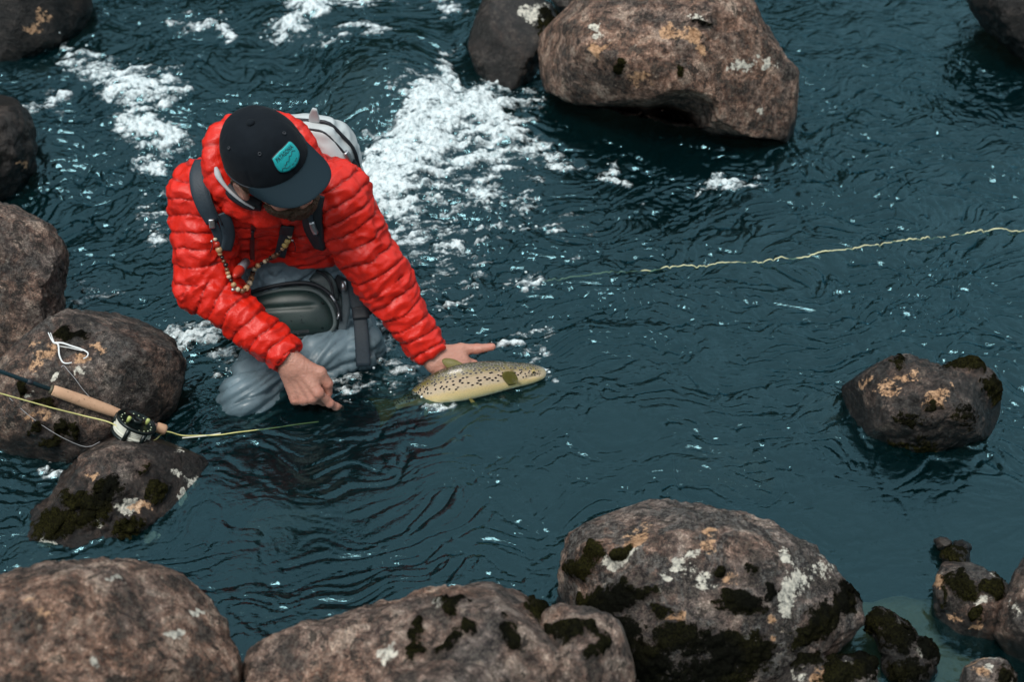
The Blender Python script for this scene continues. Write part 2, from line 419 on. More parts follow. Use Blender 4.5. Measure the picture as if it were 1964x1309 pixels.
# ================================================================== boulders
def rock_material():
    t = NT('lichened_stone'); g = t.n('TexCoord').outputs['Object']
    wet, moss, lich, och, warm, dark = (t.att(k) for k in ('wet', 'moss', 'lichen', 'ochre', 'warm', 'dark'))
    a = t.noise(g, 4.2, 6, .62, .6); b = t.noise(g, 17, 8, .74, .25); c = t.noise(g, 85, 6, .78); d = t.noise(g, 300, 4, .75); e = t.noise(g, 9, 8, .72, 1.0)
    def con(x, lo, hi): return t.ramp(x, [(lo, 0.0), (hi, 1.0)])
    greys = t.ramp(b, [(.40, RGB(.018, .017, .020)), (.47, RGB(.075, .064, .064)), (.53, RGB(.23, .18, .165)), (.60, RGB(.47, .39, .34))])
    pinks = t.ramp(b, [(.40, RGB(.045, .025, .019)), (.47, RGB(.19, .092, .060)), (.53, RGB(.50, .275, .190)), (.61, RGB(.80, .57, .43))])
    w = t.math('ADD', t.math('MULTIPLY', t.math('SUBTRACT', a, .5), 4.0), warm, True)
    col = t.mix(w, greys, pinks)
    crust = t.math('MULTIPLY', con(e, .49, .535), dark)                         # slate coloured crust lichen
    col = t.mix(t.math('MULTIPLY', crust, .85), col, t.mix(con(c, .45, .55), RGB(.014, .017, .022), RGB(.10, .115, .120)))
    grain = con(c, .44, .56)
    col = t.mix(.8, col, t.mix(grain, t.mix(.60, col, RGB(.012, .011, .012)), t.mix(.14, col, RGB(.75, .62, .50))))
    vs = t.n('TexVoronoi', {'Vector': g, 'Scale': 30.0, 'Randomness': 1.0})
    spk = con(t.math('ADD', t.math('MULTIPLY', vs.outputs[0], -1), t.math('MULTIPLY', t.math('SUBTRACT', c, .5), 1.8)), -.30, -.16)
    col = t.mix(t.math('MULTIPLY', spk, .7), col, t.mix(a, RGB(.55, .38, .26), RGB(.62, .56, .48)))
    blk = con(t.noise(t.n('Mapping', {'Vector': g, 'Location': (3, 5, 1)}).outputs[0], 34, 6, .75, .4), .555, .585)
    col = t.mix(t.math('MULTIPLY', blk, .85), col, RGB(.014, .014, .013))
    col = t.mix(t.math('MULTIPLY', con(d, .54, .62), .5), col, RGB(.50, .42, .34)); col = t.mix(t.math('MULTIPLY', con(d, .46, .38), .55), col, RGB(.012, .011, .011))
    col = t.mix(t.math('MULTIPLY', t.math('POWER', wet, 1.3), .97), col, t.mix(.88, col, RGB(.0, .0, .0)))
    edge = t.math('ADD', t.math('MULTIPLY', t.math('SUBTRACT', b, .5), 3.6), t.math('MULTIPLY', t.math('SUBTRACT', c, .5), 3.0))
    lm = con(t.math('MULTIPLY', t.math('ADD', lich, edge), con(lich, .02, .2)), .42, .62)
    col = t.mix(t.math('MULTIPLY', lm, .92), col, t.mix(con(c, .42, .58), RGB(.26, .26, .23), RGB(.74, .70, .60)))
    om = con(t.math('MULTIPLY', t.math('ADD', och, edge), con(och, .02, .2)), .38, .66)
    col = t.mix(t.math('MULTIPLY', om, .8), col, t.mix(con(c, .42, .58), RGB(.22, .115, .055), RGB(.66, .40, .23)))
    mm = con(t.math('MULTIPLY', t.math('ADD', moss, t.math('MULTIPLY', edge, .7)), con(moss, .02, .2)), .36, .50)
    col = t.mix(mm, col, t.mix(con(d, .4, .7), RGB(.0035, .0035, .003), t.mix(con(a, .42, .6), RGB(.009, .010, .007), RGB(.036, .034, .010))))
    hgt = t.math('ADD', t.math('MULTIPLY', b, 1.0), t.math('ADD', t.math('MULTIPLY', c, .45), t.math('MULTIPLY', d, .14)))
    bp = t.n('Bump', {'Strength': .9, 'Distance': .010, 'Height': hgt}).outputs[0]
    ro = t.math('SUBTRACT', .86, t.math('MULTIPLY', wet, t.math('SUBTRACT', .50, t.math('MULTIPLY', mm, .4))))
    p = t.n('BsdfPrincipled', {'Base Color': col, 'Roughness': ro, 'Specular IOR Level': t.math('SUBTRACT', t.math('ADD', .14, t.math('MULTIPLY', wet, .22)), t.math('MULTIPLY', mm, .5), True), 'Normal': bp})
    return t.out(p.outputs[0])
M_ROCK = rock_material()

def outline_r(pts, cx, cy, th):
    """distance from (cx, cy) to the outline in each direction th, smoothed"""
    P = catmull(np.array(list(pts) + [pts[0]], float), 400)
    a = np.arctan2(-(P[:, 1] - cy), P[:, 0] - cx); r = np.hypot(P[:, 0] - cx, P[:, 1] - cy)
    o = np.argsort(a); a = a[o]; r = r[o]
    return np.interp(th, np.concatenate([a - 2 * math.pi, a, a + 2 * math.pi]), np.tile(r, 3))

ROCKF = {}
def boulder(label, pts, zc, depth, sub=6, noise=.06, warm=.0, dark=.6, wetz=.03, wet=0., seed=0, dents=(), moss=(), lichen=(), ochre=(), power=2.2, cen=None, name='boulder', mossband=0., tilt=0.):
    pts = np.array(pts, float); cx, cy = pts.mean(0) if cen is None else cen
    C = atz(cx, cy, zc); w = nrm(CAM - C); u = nrm(np.cross([0, 0, 1.], w)); v = np.cross(w, u)
    mpp = ((C - CAM) @ FWD) / FPX
    S, F = ico(sub)
    th = np.arctan2(S[:, 1], S[:, 0]); s = np.clip(np.hypot(S[:, 0], S[:, 1]), 0, 1); cz = S[:, 2]
    R = outline_r(pts, cx, cy, th) * mpp * 1.045
    # superellipse section: bulkier than a ball
    k = (np.abs(s) ** power + np.abs(cz) ** power) ** (-1 / power)
    V = C + (R * s * k)[:, None] * (np.cos(th)[:, None] * u + np.sin(th)[:, None] * v) + (depth * cz * k)[:, None] * w
    V = V + np.array([0, 0, 1.]) * (tilt * cz * k)[:, None]
    size = R.mean()
    N = vnormals(V, F); q = V + seed * 7.31
    d = noise * size * (1.0 * n3(q * 1.1 / size) + .55 * n3(q * 2.6 / size + 3))
    d = d * (0.35 + .65 * np.abs(cz))              # keep the outline itself
    fl = n3(q * 5 / size); d = d + .018 * size * fl + .012 * size * np.abs(n3(q * 9 / size))
    d = d + .006 * n3(q * 26) + .0032 * n3(q * 60) + .0016 * n3(q * 130)
    pl = n3(q * 3.4 / size + 21); d = d + .030 * size * (np.floor(pl * 3) / 3 + sstep(.75, 1., np.mod(pl * 3, 1)) / 3)
    cr = np.abs(n3(q * 2.2 / size + 9)); d = d - .02 * size * np.exp(-(cr / .025) ** 2)      # cracks
    V = V + N * d[:, None]
    rs = np.random.RandomState(seed + 40)                                                    # broad worn facets
    for _ in range(9):
        nv = nrm(rs.normal(size=3) + w * .55 + np.array([0, 0, .35])); hgt = ((V - C) @ nv); top = np.percentile(hgt, 99.5)
        cut = top * rs.uniform(.80, .94); ex = np.maximum(0, hgt - cut); V = V - (ex * .80)[:, None] * nv
    N = vnormals(V, F)
    # the front only (marks are on the side we see)
    front = (N @ w) > -.15
    Q = proj(V); jx = 14 * n3(V * 22) + 8 * n3(V * 60); jy = 14 * n3(V * 22 + 5) + 8 * n3(V * 60 + 9)
    def spots(lst, soft=.75):
        m = np.zeros(len(V))
        for e in lst:
            px, py, rx, ry = e[:4]; st = e[4] if len(e) > 4 else 1; rot = e[5] if len(e) > 5 else 0
            c_, s_ = math.cos(rad(rot)), math.sin(rad(rot)); dx, dy = Q[:, 0] + jx - px, Q[:, 1] + jy - py
            a, b = (c_ * dx + s_ * dy) / rx, (-s_ * dx + c_ * dy) / ry
            m = np.maximum(m, st * sstep(1 + soft, 1 - soft, np.hypot(a, b)))
        return m * front
    for (px, py, rx, ry, dd) in dents:
        e = np.hypot((Q[:, 0] - px) / rx, (Q[:, 1] - py) / ry)
        V = V - (dd * sstep(1.25, .55, e) * front)[:, None] * w
    mo = spots(moss)
    if mossband: mo = np.maximum(mo, sstep(mossband + .05, mossband - .02, V[:, 2] + .05 * n3(V * 14)) * sstep(-.3, .2, n3(V * 11 + 2) + .3))
    fluff = (.5 + n3(V * 70)) * .010 + .008 * n3(V * 140) + .012
    V = V + N * (np.clip(mo, 0, 1) * fluff * .8)[:, None]
    wl = wheight(V[:, 0], V[:, 1], False)
    me = mesh_np(name, V, F, M_ROCK)
    wz = np.maximum(wet, sstep(wetz + .065, wetz - .0, V[:, 2] - wl + .04 * n3(V * 7) + .02 * n3(V * 30)))
    attr(me, 'wet', wz); attr(me, 'moss', mo); attr(me, 'lichen', spots(lichen)); attr(me, 'ochre', spots(ochre))
    attr(me, 'warm', np.full(len(V), warm)); attr(me, 'dark', np.full(len(V), dark))
    o = link(name, me, label=label, cat='boulder', group='boulders in the river')
    return o

boulder('large dry pinkish grey boulder with dark hollow under its front edge, top middle',
  [(1012,120),(1035,65),(1095,22),(1170,-30),(1290,-60),(1395,-25),(1445,35),(1510,118),(1552,185),(1565,222),(1530,246),(1440,248),(1300,232),(1150,212),(1050,180)], .17, .27, sub=7, warm=.75, dark=.45, seed=1,
  dents=[(1230,232,110,34,.13),(1310,215,60,36,.10)], wetz=.035, lichen=[(1425,125,22,14),(1475,120,12,9),(1460,205,8,6,.9),(1140,55,10,7),(1340,30,12,8)], moss=[(1305,135,10,7),(1350,40,10,6),(1190,125,12,8)], ochre=[(1330,65,16,10),(1345,90,10,10),(1150,90,20,8),(1290,60,20,14,.7),(1230,150,26,10,.7)])
boulder('wet slate grey boulder with white cap and green moss left of large pinkish boulder',
  [(895,60),(920,10),(985,-8),(1040,2),(1062,40),(1050,90),(1020,150),(985,200),(930,200),(905,130)], .06, .18, seed=2, wet=.95, warm=-.1, dark=.9, lichen=[(1025,25,22,16,.9)], moss=[(1048,40,14,22),(1030,42,6,6)])
boulder('small dark stone half hidden behind the large pinkish boulder at the top edge',
  [(1058,0),(1085,-25),(1130,-30),(1150,0),(1120,30),(1080,25)], .06, .1, sub=5, seed=21, wet=.5, dark=.9)
boulder('dark wet boulder in the upper left corner',
  [(-120,40),(-90,-50),(0,-90),(110,-70),(160,-10),(165,35),(130,75),(60,110),(-40,130)], .10, .25, seed=3, wet=1., warm=.05, dark=.8, ochre=[(80,30,14,14,.7),(60,55,16,10,.5)])
boulder('dark dripping boulder at the left edge with ochre stain, below the upper left corner',
  [(-130,240),(-80,185),(0,175),(45,205),(62,250),(55,310),(30,350),(-30,390),(-110,360)], .08, .2, seed=4, wet=1., warm=.15, dark=.6, ochre=[(40,312,9,8)])
boulder('brown speckled boulder rising at the left edge above the fishing rod',
  [(-140,520),(-110,430),(-30,385),(40,398),(95,440),(126,490),(122,540),(95,610),(60,690),(-20,750),(-120,690)], .14, .25, sub=7, seed=5, wet=.35, warm=0.35, dark=.7, wetz=.05)
boulder('low brown boulder carrying the fishing rod and the forked wire tool',
  [(-30,760),(5,690),(60,630),(130,598),(220,612),(290,640),(330,685),(346,740),(330,800),(270,850),(180,880),(90,880),(10,850)], .05, .2, sub=7, seed=6, warm=0.45, dark=.85, wet=.5, wetz=.05,
  moss=[(140,648,26,10),(125,640,10,12),(75,815,14,12),(115,820,14,14),(95,840,20,12),(140,830,10,9),(85,770,18,8),(45,745,10,12)], lichen=[(112,724,6,5),(62,750,8,8,.9),(152,712,8,7,.6)], ochre=[(90,670,24,14,.8),(190,665,18,10,.6),(60,700,24,14,.5),(70,800,24,12,.6),(160,690,14,7,.8)])
boulder('half sunken boulder with white lichen and black moss, below the fishing reel',
  [(10,1010),(60,960),(130,905),(190,862),(250,835),(320,838),(370,872),(405,925),(400,985),(350,1040),(270,1090),(140,1120),(30,1110)], -.05, .14, sub=7, seed=7, warm=0.3, dark=.8, wet=.55, wetz=.05,
  moss=[(205,945,22,22),(180,975,30,22),(150,960,30,16,.9),(300,945,13,20),(240,1015,30,20,.9),(95,1010,30,26,.8),(130,1000,40,22),(270,900,18,8,.6)], lichen=[(245,973,26,16),(340,910,11,9),(367,928,11,12),(342,956,9,9),(185,985,10,18,.9),(85,1008,14,16,.8),(290,1037,11,8),(88,1049,10,8),(350,858,14,6,.6)], ochre=[(270,975,20,12),(180,915,14,8,.7)])
boulder('large warm brown boulder in the lower left corner, out of focus',
  [(-220,1260),(-180,1140),(-60,1088),(90,1084),(190,1100),(290,1135),(352,1178),(392,1228),(408,1290),(415,1380),(330,1500),(50,1560),(-180,1480)], .22, .36, sub=7, seed=8, warm=0.85, dark=.35, noise=.035, power=2.4,
  lichen=[(225,1117,26,5,1,12),(180,1270,8,7),(335,1210,12,8),(375,1172,14,5,.9)], ochre=[(60,1180,40,20,.5)], wetz=.02)
boulder('pale grey speckled boulder with black moss tufts at the bottom edge, out of focus',
  [(490,1300),(505,1228),(570,1195),(660,1176),(780,1150),(880,1138),(985,1144),(1062,1165),(1120,1200),(1160,1290),(1100,1420),(800,1480),(560,1450)], .20, .26, sub=7, seed=9, warm=0.45, dark=.25, noise=.05, power=2.3,
  moss=[(808,1200,10,18),(895,1208,16,16),(975,1215,14,26,1,-20),(800,1250,16,12),(795,1220,10,14,.8),(1030,1175,26,12,1,20),(865,1160,20,9),(860,1180,12,12),(840,1250,18,14,.9),(865,1240,12,26,.8)], lichen=[(850,1160,14,10),(740,1260,14,20,.7,50)])
boulder('rounded grey boulder with black moss tufts between the pale boulder and the lichen covered one',
  [(1010,1260),(1040,1190),(1080,1168),(1140,1178),(1185,1195),(1205,1230),(1212,1300),(1190,1380),(1080,1400),(1010,1360)], .24, .16, sub=6, seed=10, warm=0.4, dark=.4,
  moss=[(1092,1212,22,18),(1063,1214,12,11),(1130,1208,16,13),(1148,1235,12,20),(1125,1252,13,13),(1045,1235,8,9),(1070,1255,7,6)])
boulder('small smooth pinkish boulder at the bottom edge below the pale boulder',
  [(690,1350),(720,1302),(770,1283),(840,1276),(910,1285),(960,1310),(990,1360),(900,1450),(780,1450)], .32, .16, sub=6, seed=11, warm=0.8, dark=.2)
boulder('large boulder patched with white lichen and black moss at the lower right of the fish',
  [(1080,1150),(1085,1085),(1120,1035),(1190,995),(1280,984),(1400,988),(1500,1015),(1575,1065),(1625,1125),(1632,1150),(1588,1215),(1525,1270),(1410,1350),(1250,1380),(1110,1300)], .06, .24, sub=7, seed=12, warm=0.25, dark=1., noise=.05, wetz=.02, power=2.3,
  moss=[(1190,1058,20,12,1,-20),(1135,1060,20,14),(1120,1090,30,20,.9),(1210,1140,44,20),(1160,1155,40,18),(1265,1172,30,14),(1420,1155,40,20,1,10),(1470,1128,14,14),(1380,1093,13,13),(1180,1210,50,40,.85),(1300,1230,60,40,.8),(1420,1250,70,40,1),(1360,1280,80,40,1),(1560,1200,60,26,1,-40),(1615,1150,20,30,1),(1250,1270,60,40,.9),(1445,1100,18,14,.7),(1365,1225,20,18)],
  lichen=[(1182,1075,38,10,1,-28),(1160,1075,10,8),(1315,1098,18,18),(1303,1080,10,14),(1277,1104,12,8),(1503,1140,13,28,1,15),(1508,1165,14,14),(1245,1140,18,7,.9),(1505,1065,12,12,.8),(1330,1065,16,8,.6),(1560,1100,34,28,.72),(1440,1220,14,12,.9),(1530,1112,24,26,.7),(1350,1120,24,18,.7)],
  ochre=[(1220,1030,26,12,1,-35),(1365,1022,14,7,.9),(1355,1048,18,11,.8),(1400,1110,18,16,.6),(1300,1180,16,14,.7),(1475,1188,10,8),(1477,1220,8,9),(1290,1188,10,8)])
boulder('dark mossy boulder standing in midstream at the right',
  [(1622,770),(1650,720),(1720,695),(1790,698),(1850,685),(1890,700),(1916,740),(1905,790),(1850,835),(1790,868),(1700,885),(1650,870),(1632,825)], .025, .15, sub=7, seed=13, warm=0.2, dark=.9, wet=.8, wetz=.06, noise=.08,
  moss=[(1850,695,40,14),(1900,745,16,22),(1690,870,40,14,.9),(1740,860,60,16,.8),(1720,700,20,6,.8),(1790,770,14,10,.6),(1760,800,40,14,.55),(1850,800,30,24,.5)], ochre=[(1800,762,26,12,.85,-20),(1665,730,18,8,.8,-30),(1740,720,26,8,.7),(1700,745,26,12,.5)])
boulder('dark boulder with ochre lichen patches near the lower right edge',
  [(1788,1150),(1792,1105),(1820,1090),(1870,1092),(1920,1115),(1935,1160),(1928,1220),(1900,1250),(1850,1240),(1815,1215)], .0, .1, sub=6, seed=14, warm=0.15, dark=.8, wet=.5,
  moss=[(1850,1125,30,22),(1900,1130,24,18),(1875,1177,16,14),(1810,1150,10,20,.7)], ochre=[(1802,1120,14,11),(1835,1182,11,13),(1872,1202,11,9)], lichen=[(1880,1150,20,8,.6),(1905,1110,18,5,.5)])
for i, (lab, p_) in enumerate([('small dark stone, upper of the three pebbly stones at the lower right', [(1792,1040),(1806,1030),(1822,1036),(1820,1050),(1803,1055)]),
            ('small dark stone, right of the three pebbly stones at the lower right', [(1828,1045),(1845,1038),(1862,1046),(1855,1060),(1835,1058)]),
            ('small dark round stone, lowest and largest of three pebbly stones at lower right', [(1806,1072),(1820,1055),(1845,1056),(1858,1072),(1848,1090),(1818,1090)])]):
    boulder(lab, p_, .012, .03, sub=5, seed=15 + i, wet=.7, dark=.9, moss=[(1830,1070,20,12,.7)])
boulder('dark wedge of mossy rock beside the lichen covered boulder, pointing left',
  [(1654,1190),(1676,1180),(1716,1198),(1762,1222),(1800,1246),(1790,1292),(1760,1330),(1722,1330),(1698,1270),(1668,1218)], .0, .06, sub=6, seed=18, warm=0, dark=.9, wet=.6,
  moss=[(1680,1195,40,20),(1720,1225,30,26),(1780,1245,22,20,.9),(1740,1290,40,30,.8)], lichen=[(1715,1202,10,6,.9),(1764,1248,8,14,.9)])
boulder('low rock tufted with brown green moss at bottom edge, below the lichen covered boulder',
  [(1470,1340),(1500,1297),(1545,1278),(1600,1264),(1645,1256),(1672,1282),(1685,1330),(1640,1400),(1500,1400)], .05, .1, sub=6, seed=19, warm=0, dark=.7, wet=.3,
  moss=[(1610,1255,30,16),(1660,1270,26,24),(1540,1275,36,12),(1610,1295,40,16)], lichen=[(1530,1295,14,8,.8),(1630,1280,14,10,.7)], ochre=[(1565,1298,13,10)])
boulder('brown boulder cut by the right edge of the picture, low down',
  [(1930,1160),(1938,1105),(1965,1060),(2020,1040),(2080,1100),(2080,1220),(2000,1290),(1945,1260),(1932,1210)], .05, .14, sub=6, seed=20, warm=.15, dark=.7, wet=.5, lichen=[(1950,1165,12,14,.5)])
boulder('pale ochre topped stone in the bottom right corner',
  [(1845,1300),(1870,1272),(1905,1266),(1930,1290),(1950,1340),(1900,1390),(1850,1360)], .06, .08, sub=6, seed=22, warm=.3, dark=.5, ochre=[(1880,1285,20,12,.8)], lichen=[(1895,1275,14,8,.8)], moss=[(1925,1300,14,20,.8)])
boulder('dark wet boulder in the upper right corner',
  [(1838,-10),(1870,-60),(1960,-80),(2080,-20),(2110,80),(2060,150),(1990,115),(1930,80),(1880,45)], .10, .22, sub=6, seed=23, wet=1., warm=-.1, dark=.9)
# sunken boulders the river runs over
boulder('sunken brown boulder under a thin sheet of fast water, behind the kneeling angler',
  [(590,260),(610,170),(680,110),(770,100),(840,140),(862,200),(830,260),(760,320),(680,350),(620,320)], -.115, .2, sub=6, seed=24, wet=.0, warm=.9, dark=.4, name='sunken_boulder')
boulder('sunken reddish boulder showing through the water left of the dark midstream boulder',
  [(1530,800),(1570,740),(1640,720),(1700,760),(1690,840),(1640,880),(1570,860)], -.135, .12, sub=5, seed=25, wet=.4, warm=.7, dark=.1, name='sunken_boulder')
boulder('sunken olive boulder faintly visible between the fish and the lichen covered boulder',
  [(1290,890),(1370,860),(1460,870),(1500,930),(1420,970),(1320,960)], -.12, .12, sub=5, seed=26, wet=.2, warm=.5, dark=.1, name='sunken_boulder')
boulder('sunken dark brown boulder in the calm water below the angler\'s knee',
  [(470,1010),(520,960),(600,965),(660,1010),(640,1070),(560,1090),(490,1060)], -.13, .12, sub=5, seed=27, wet=.2, warm=.6, dark=.2, name='sunken_boulder')
# ================================================================== the kneeling angler
Z3 = np.array([0, 0, 1.0])
SR = at(394, 378, .0); ER = at(394, 545, -.09); WR = at(553, 689, -.215)       # his right arm (left in the picture)
SL = at(640, 378, .02); EL = at(738, 545, -.05); WL = at(830, 680, -.12)
NECK = at(512, 352, .03); PELV = at(595, 612, .12)
AX = nrm(PELV - NECK)
HEM = at(560, 522, -.02)
HEMN = nrm(AX + np.array([-.22, 0, 0.10]))
def sd_armR(p): return smax(sd_path(p, [SR, ER, WR], [.083, .066, .040], .03), (p - WR) @ nrm(WR - ER), .006)
def sd_armL(p): return smax(sd_path(p, [SL, EL, WL], [.085, .060, .042], .03), (p - WL) @ nrm(WL - EL), .006)
def sd_trunk(p):
    d = sd_cone(p, SR + [.03, .01, .0], NECK, .082, .095); d = smin(d, sd_cone(p, NECK, SL + [-.02, .01, 0], .095, .082), .04)
    d = smin(d, sd_cone(p, at(455, 412, .06), at(476, 520, .10), .105, .108), .06)
    d = smin(d, sd_cone(p, at(590, 405, .07), at(598, 510, .12), .105, .108), .06)
    return smax(d, (p - HEM) @ HEMN, .012)
def sd_jacket(p): return smin(smin(sd_trunk(p), sd_armR(p), .035), sd_armL(p), .035)
K1 = at(480, 771, -.20); K2 = at(765, 742, -.06) - np.array([0, 0, .035])
def sd_waders(p):
    d = sd_cone(p, at(505, 470, .10), at(555, 615, .105), .098, .108)
    d = smin(d, sd_cone(p, at(600, 460, .12), at(632, 615, .13), .098, .112), .05)
    d = smin(d, sd_path(p, [at(562, 640, .07), K1, K1 + [.03, .30, -.17]], [.100, .075, .055], .02), .035)
    d = smin(d, sd_cone(p, atz(566, 700, .020), atz(690, 668, .012), .062, .066), .04)
    d = smin(d, sd_path(p, [at(655, 640, .09), K2, K2 + [-.02, .26, -.2]], [.100, .066, .055], .02), .05)
    return d

# ---- person root
person = thing('person', (PELV[0], PELV[1], -.12), 'kneeling angler in red quilted jacket, dark cap and grey waders, lowering a fish', 'person')

# ---- jacket
t = NT('red_nylon'); g = t.n('TexCoord').outputs['Object']
f1 = t.noise(g, 40, 5, .6); f2 = t.noise(g, 170, 4, .6, .6); seam = t.att('seam')
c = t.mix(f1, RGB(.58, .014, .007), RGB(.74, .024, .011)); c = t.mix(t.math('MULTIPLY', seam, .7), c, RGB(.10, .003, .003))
b = t.n('Bump', {'Strength': .45, 'Distance': .005, 'Height': t.math('ADD', f1, t.math('MULTIPLY', f2, .5))}).outputs[0]
M_RED = t.out(t.n('BsdfPrincipled', {'Base Color': c, 'Roughness': .36, 'Specular IOR Level': .38, 'Normal': b, 'Sheen Weight': .0}).outputs[0])
def puff(s, width):
    x = np.abs(np.sin(math.pi * s / width)); return np.minimum(1, x * 1.25) ** .5
def limb_coord(p, P):
    best = None; acc = 0
    for i in range(len(P) - 1):
        ba = P[i + 1] - P[i]; L = np.linalg.norm(ba); tt = np.clip(((p - P[i]) @ ba) / L, 0, L)
        d = np.linalg.norm(p - P[i] - tt[:, None] * ba / L, axis=1)
        s = ((p - P[i]) @ ba) / L + acc
        if i == 0: s0, d0 = s, d
        else: s0 = np.where(d < d0, s, s0); d0 = np.minimum(d, d0)
        acc += L
    return s0
def build_jacket():
    V, F = nets(sd_jacket, [-.82, -.34, -.02], [-.10, .30, .68], .0040)
    N = nrm(grad(sd_jacket, V))
    aR, aL, tr = sd_armR(V), sd_armL(V), sd_trunk(V)
    wob = .020 * n3(V * 7) + .005 * n3(V * 26)
    LR = np.linalg.norm(ER - SR) + np.linalg.norm(WR - ER); LL = np.linalg.norm(EL - SL) + np.linalg.norm(WL - EL)
    def layer(s, width, L=None):
        s = s + wob
        if L is not None: s = np.where(s > L - .016, L - .016 + (s - L + .016) * 1.6, s)
        h = puff(s, width)
        pk = np.exp(-((np.abs(np.sin(math.pi * s / width))) / .34) ** 2)
        return h, pk, np.abs(np.sin(math.pi * s / width))
    side = (V - NECK) @ nrm(np.cross(AX, [0, 1, 0]))
    hT, kT, rT = layer((V - NECK) @ AX + .35 * np.abs(side - .01) * .6, .050)
    hR, kR, rR = layer(limb_coord(V, [SR, ER, WR]), .038, LR); hL, kL, rL = layer(limb_coord(V, [SL, EL, WL]), .038, LL)
    m = np.stack([tr, aR, aL], 1); best = m.argmin(1); srt = np.sort(m, 1); edge = srt[:, 1] - srt[:, 0]
    H = np.choose(best, [hT, hR, hL]); K = np.choose(best, [kT, kR, kL])
    K_raw = np.choose(best, [rT, rR, rL])
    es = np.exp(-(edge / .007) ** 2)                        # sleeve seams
    H = H * (1 - .75 * es)
    # gathers: fine wrinkles across every stitched seam
    ax = np.where((best == 0)[:, None], AX, np.where((best == 1)[:, None], np.where((((V - ER) @ nrm(WR - ER)) > 0)[:, None], nrm(WR - ER), nrm(ER - SR)), nrm(WL - SL)))
    al = ((V * ax).sum(1))[:, None] * ax; q = (V - al) * 75 + al * 16
    wr = n3(q); wr2 = n3((V - al) * 30 + al * 22 + 4)
    D = .0048 * H - .0045 + .0036 * wr * (.30 + .9 * K) + .0075 * wr2 * (.35 + .65 * H) + .007 * n3(V * 13 + 7) + .0034 * (1 - 2.4 * np.abs(n3((V - al) * 24 + al * 40 + 9))) - .0035 * np.exp(-(K_raw / .10) ** 2)
    # elbow folds
    D = D - .006 * np.exp(-(np.linalg.norm(V - (ER + [.05, -.02, .03]), axis=1) / .06) ** 2) * np.abs(n3(V * 45))
    V = V + N * D[:, None]
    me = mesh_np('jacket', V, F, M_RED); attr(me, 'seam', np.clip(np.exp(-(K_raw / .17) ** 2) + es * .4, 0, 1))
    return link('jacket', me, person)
jacket = build_jacket()

# ---- zip and its pull
M_BLACK = plain('black_webbing', RGB(.010, .014, .020), .55, bump=.3, scale=220, var=.4)
M_NAVY = plain('navy_webbing', RGB(.014, .026, .038), .6, bump=.35, scale=240, var=.35)
M_GREYM = plain('brushed_metal', RGB(.55, .56, .58), .28, metal=.9, scale=90)
M_LGREY = plain('pale_grey_fleece', RGB(.42, .43, .45), .8, scale=130, bump=.3)
def snap(pts, f, off=.0):
    P = []; N = []
    for q in pts:
        p, n = march(q[0], q[1], f, off); P.append(p); N.append(n)
    return np.array(P), np.array(N)
P, N = snap([(489, 402), (487, 425), (484, 450), (483, 478), (484, 500)], sd_jacket, .003)
link('zip', mesh_np('zip', *ribbon(P, N, .011, .003, 30), plain('dark_red_zip', RGB(.10, .012, .014), .5, scale=300, bump=.4)), jacket)
P, N = snap([(485, 442), (484, 452), (484, 458)], sd_jacket, .007)
link('zip_pull', mesh_np('zip_pull', *ribbon(P, N, .006, .003, 8), M_BLACK), jacket)

# ---- waders
t = NT('wader_fabric'); g = t.n('TexCoord').outputs['Object']
f1 = t.noise(g, 9, 5, .6); f2 = t.noise(g, 120, 4, .6); wetd = t.ramp(t.noise(g, 70, 3, .6), [(.58, 0.0), (.66, 1.0)]); wz = t.att('wet')
c = t.mix(f1, RGB(.13, .20, .24), RGB(.26, .36, .42)); c = t.mix(t.math('MULTIPLY', wz, .75), c, RGB(.060, .090, .105)); c = t.mix(t.math('MULTIPLY', wetd, .25), c, RGB(.05, .065, .07))
b = t.n('Bump', {'Strength': .3, 'Distance': .002, 'Height': f2}).outputs[0]
M_WADER = t.out(t.n('BsdfPrincipled', {'Base Color': c, 'Roughness': t.math('SUBTRACT', .58, t.math('MULTIPLY', wz, .25)), 'Specular IOR Level': .45, 'Normal': b}).outputs[0])
V, F = nets(sd_waders, [-.80, -.32, -.25], [-.02, .35, .36], .0048)
N = nrm(grad(sd_waders, V))
thx = nrm(K1 - at(562, 640, .07)); sd_ = np.cross(thx, Z3)
q = V @ np.stack([thx, nrm(sd_), np.cross(thx, nrm(sd_))], 1)
qs = q * np.array([5, 19, 19]); fold = 1 - np.abs(n3(qs + .7 * n3(V * 6)[:, None])) * 2.4
kn = np.exp(-(np.linalg.norm(V - K1, axis=1) / .10) ** 2)
rr = V - K1; aa = np.arctan2(rr @ UPV, rr @ RGT); fan = n3(np.stack([aa * 3.2, np.linalg.norm(rr, axis=1) * 9, aa * 0 + 2], 1))
low = n3(V * np.array([6, 14, 20]) + 3)
fan2 = 1 - np.abs(n3(np.stack([aa * 5.5 + .5 * n3(V * 9), np.linalg.norm(rr, axis=1) * 5, aa * 0 + 6], 1))) * 2.4
fold2 = 1 - np.abs(n3(q * np.array([9, 38, 38]) + 3 + .7 * n3(V * 9)[:, None])) * 2.4
def cre(qq, w): return np.exp(-(n3(qq) / w) ** 2)
wv_ = .9 * n3(V * 6)[:, None]
sx = nrm(at(575, 700, -.1) - at(430, 785, -.2)); q2 = V @ np.stack([sx, nrm(np.cross(sx, CAM - K1)), nrm(CAM - K1)], 1)      # pull lines across the bent knee
kk = sstep(.19, .10, np.linalg.norm(V - K1, axis=1))
D = (1 - kk) * (.004 * fold - .011 * cre(q * np.array([4.5, 15, 15]) + wv_ + 2, .13) - .006 * cre(q * np.array([8, 30, 30]) + wv_ * 1.3 + 5, .17))
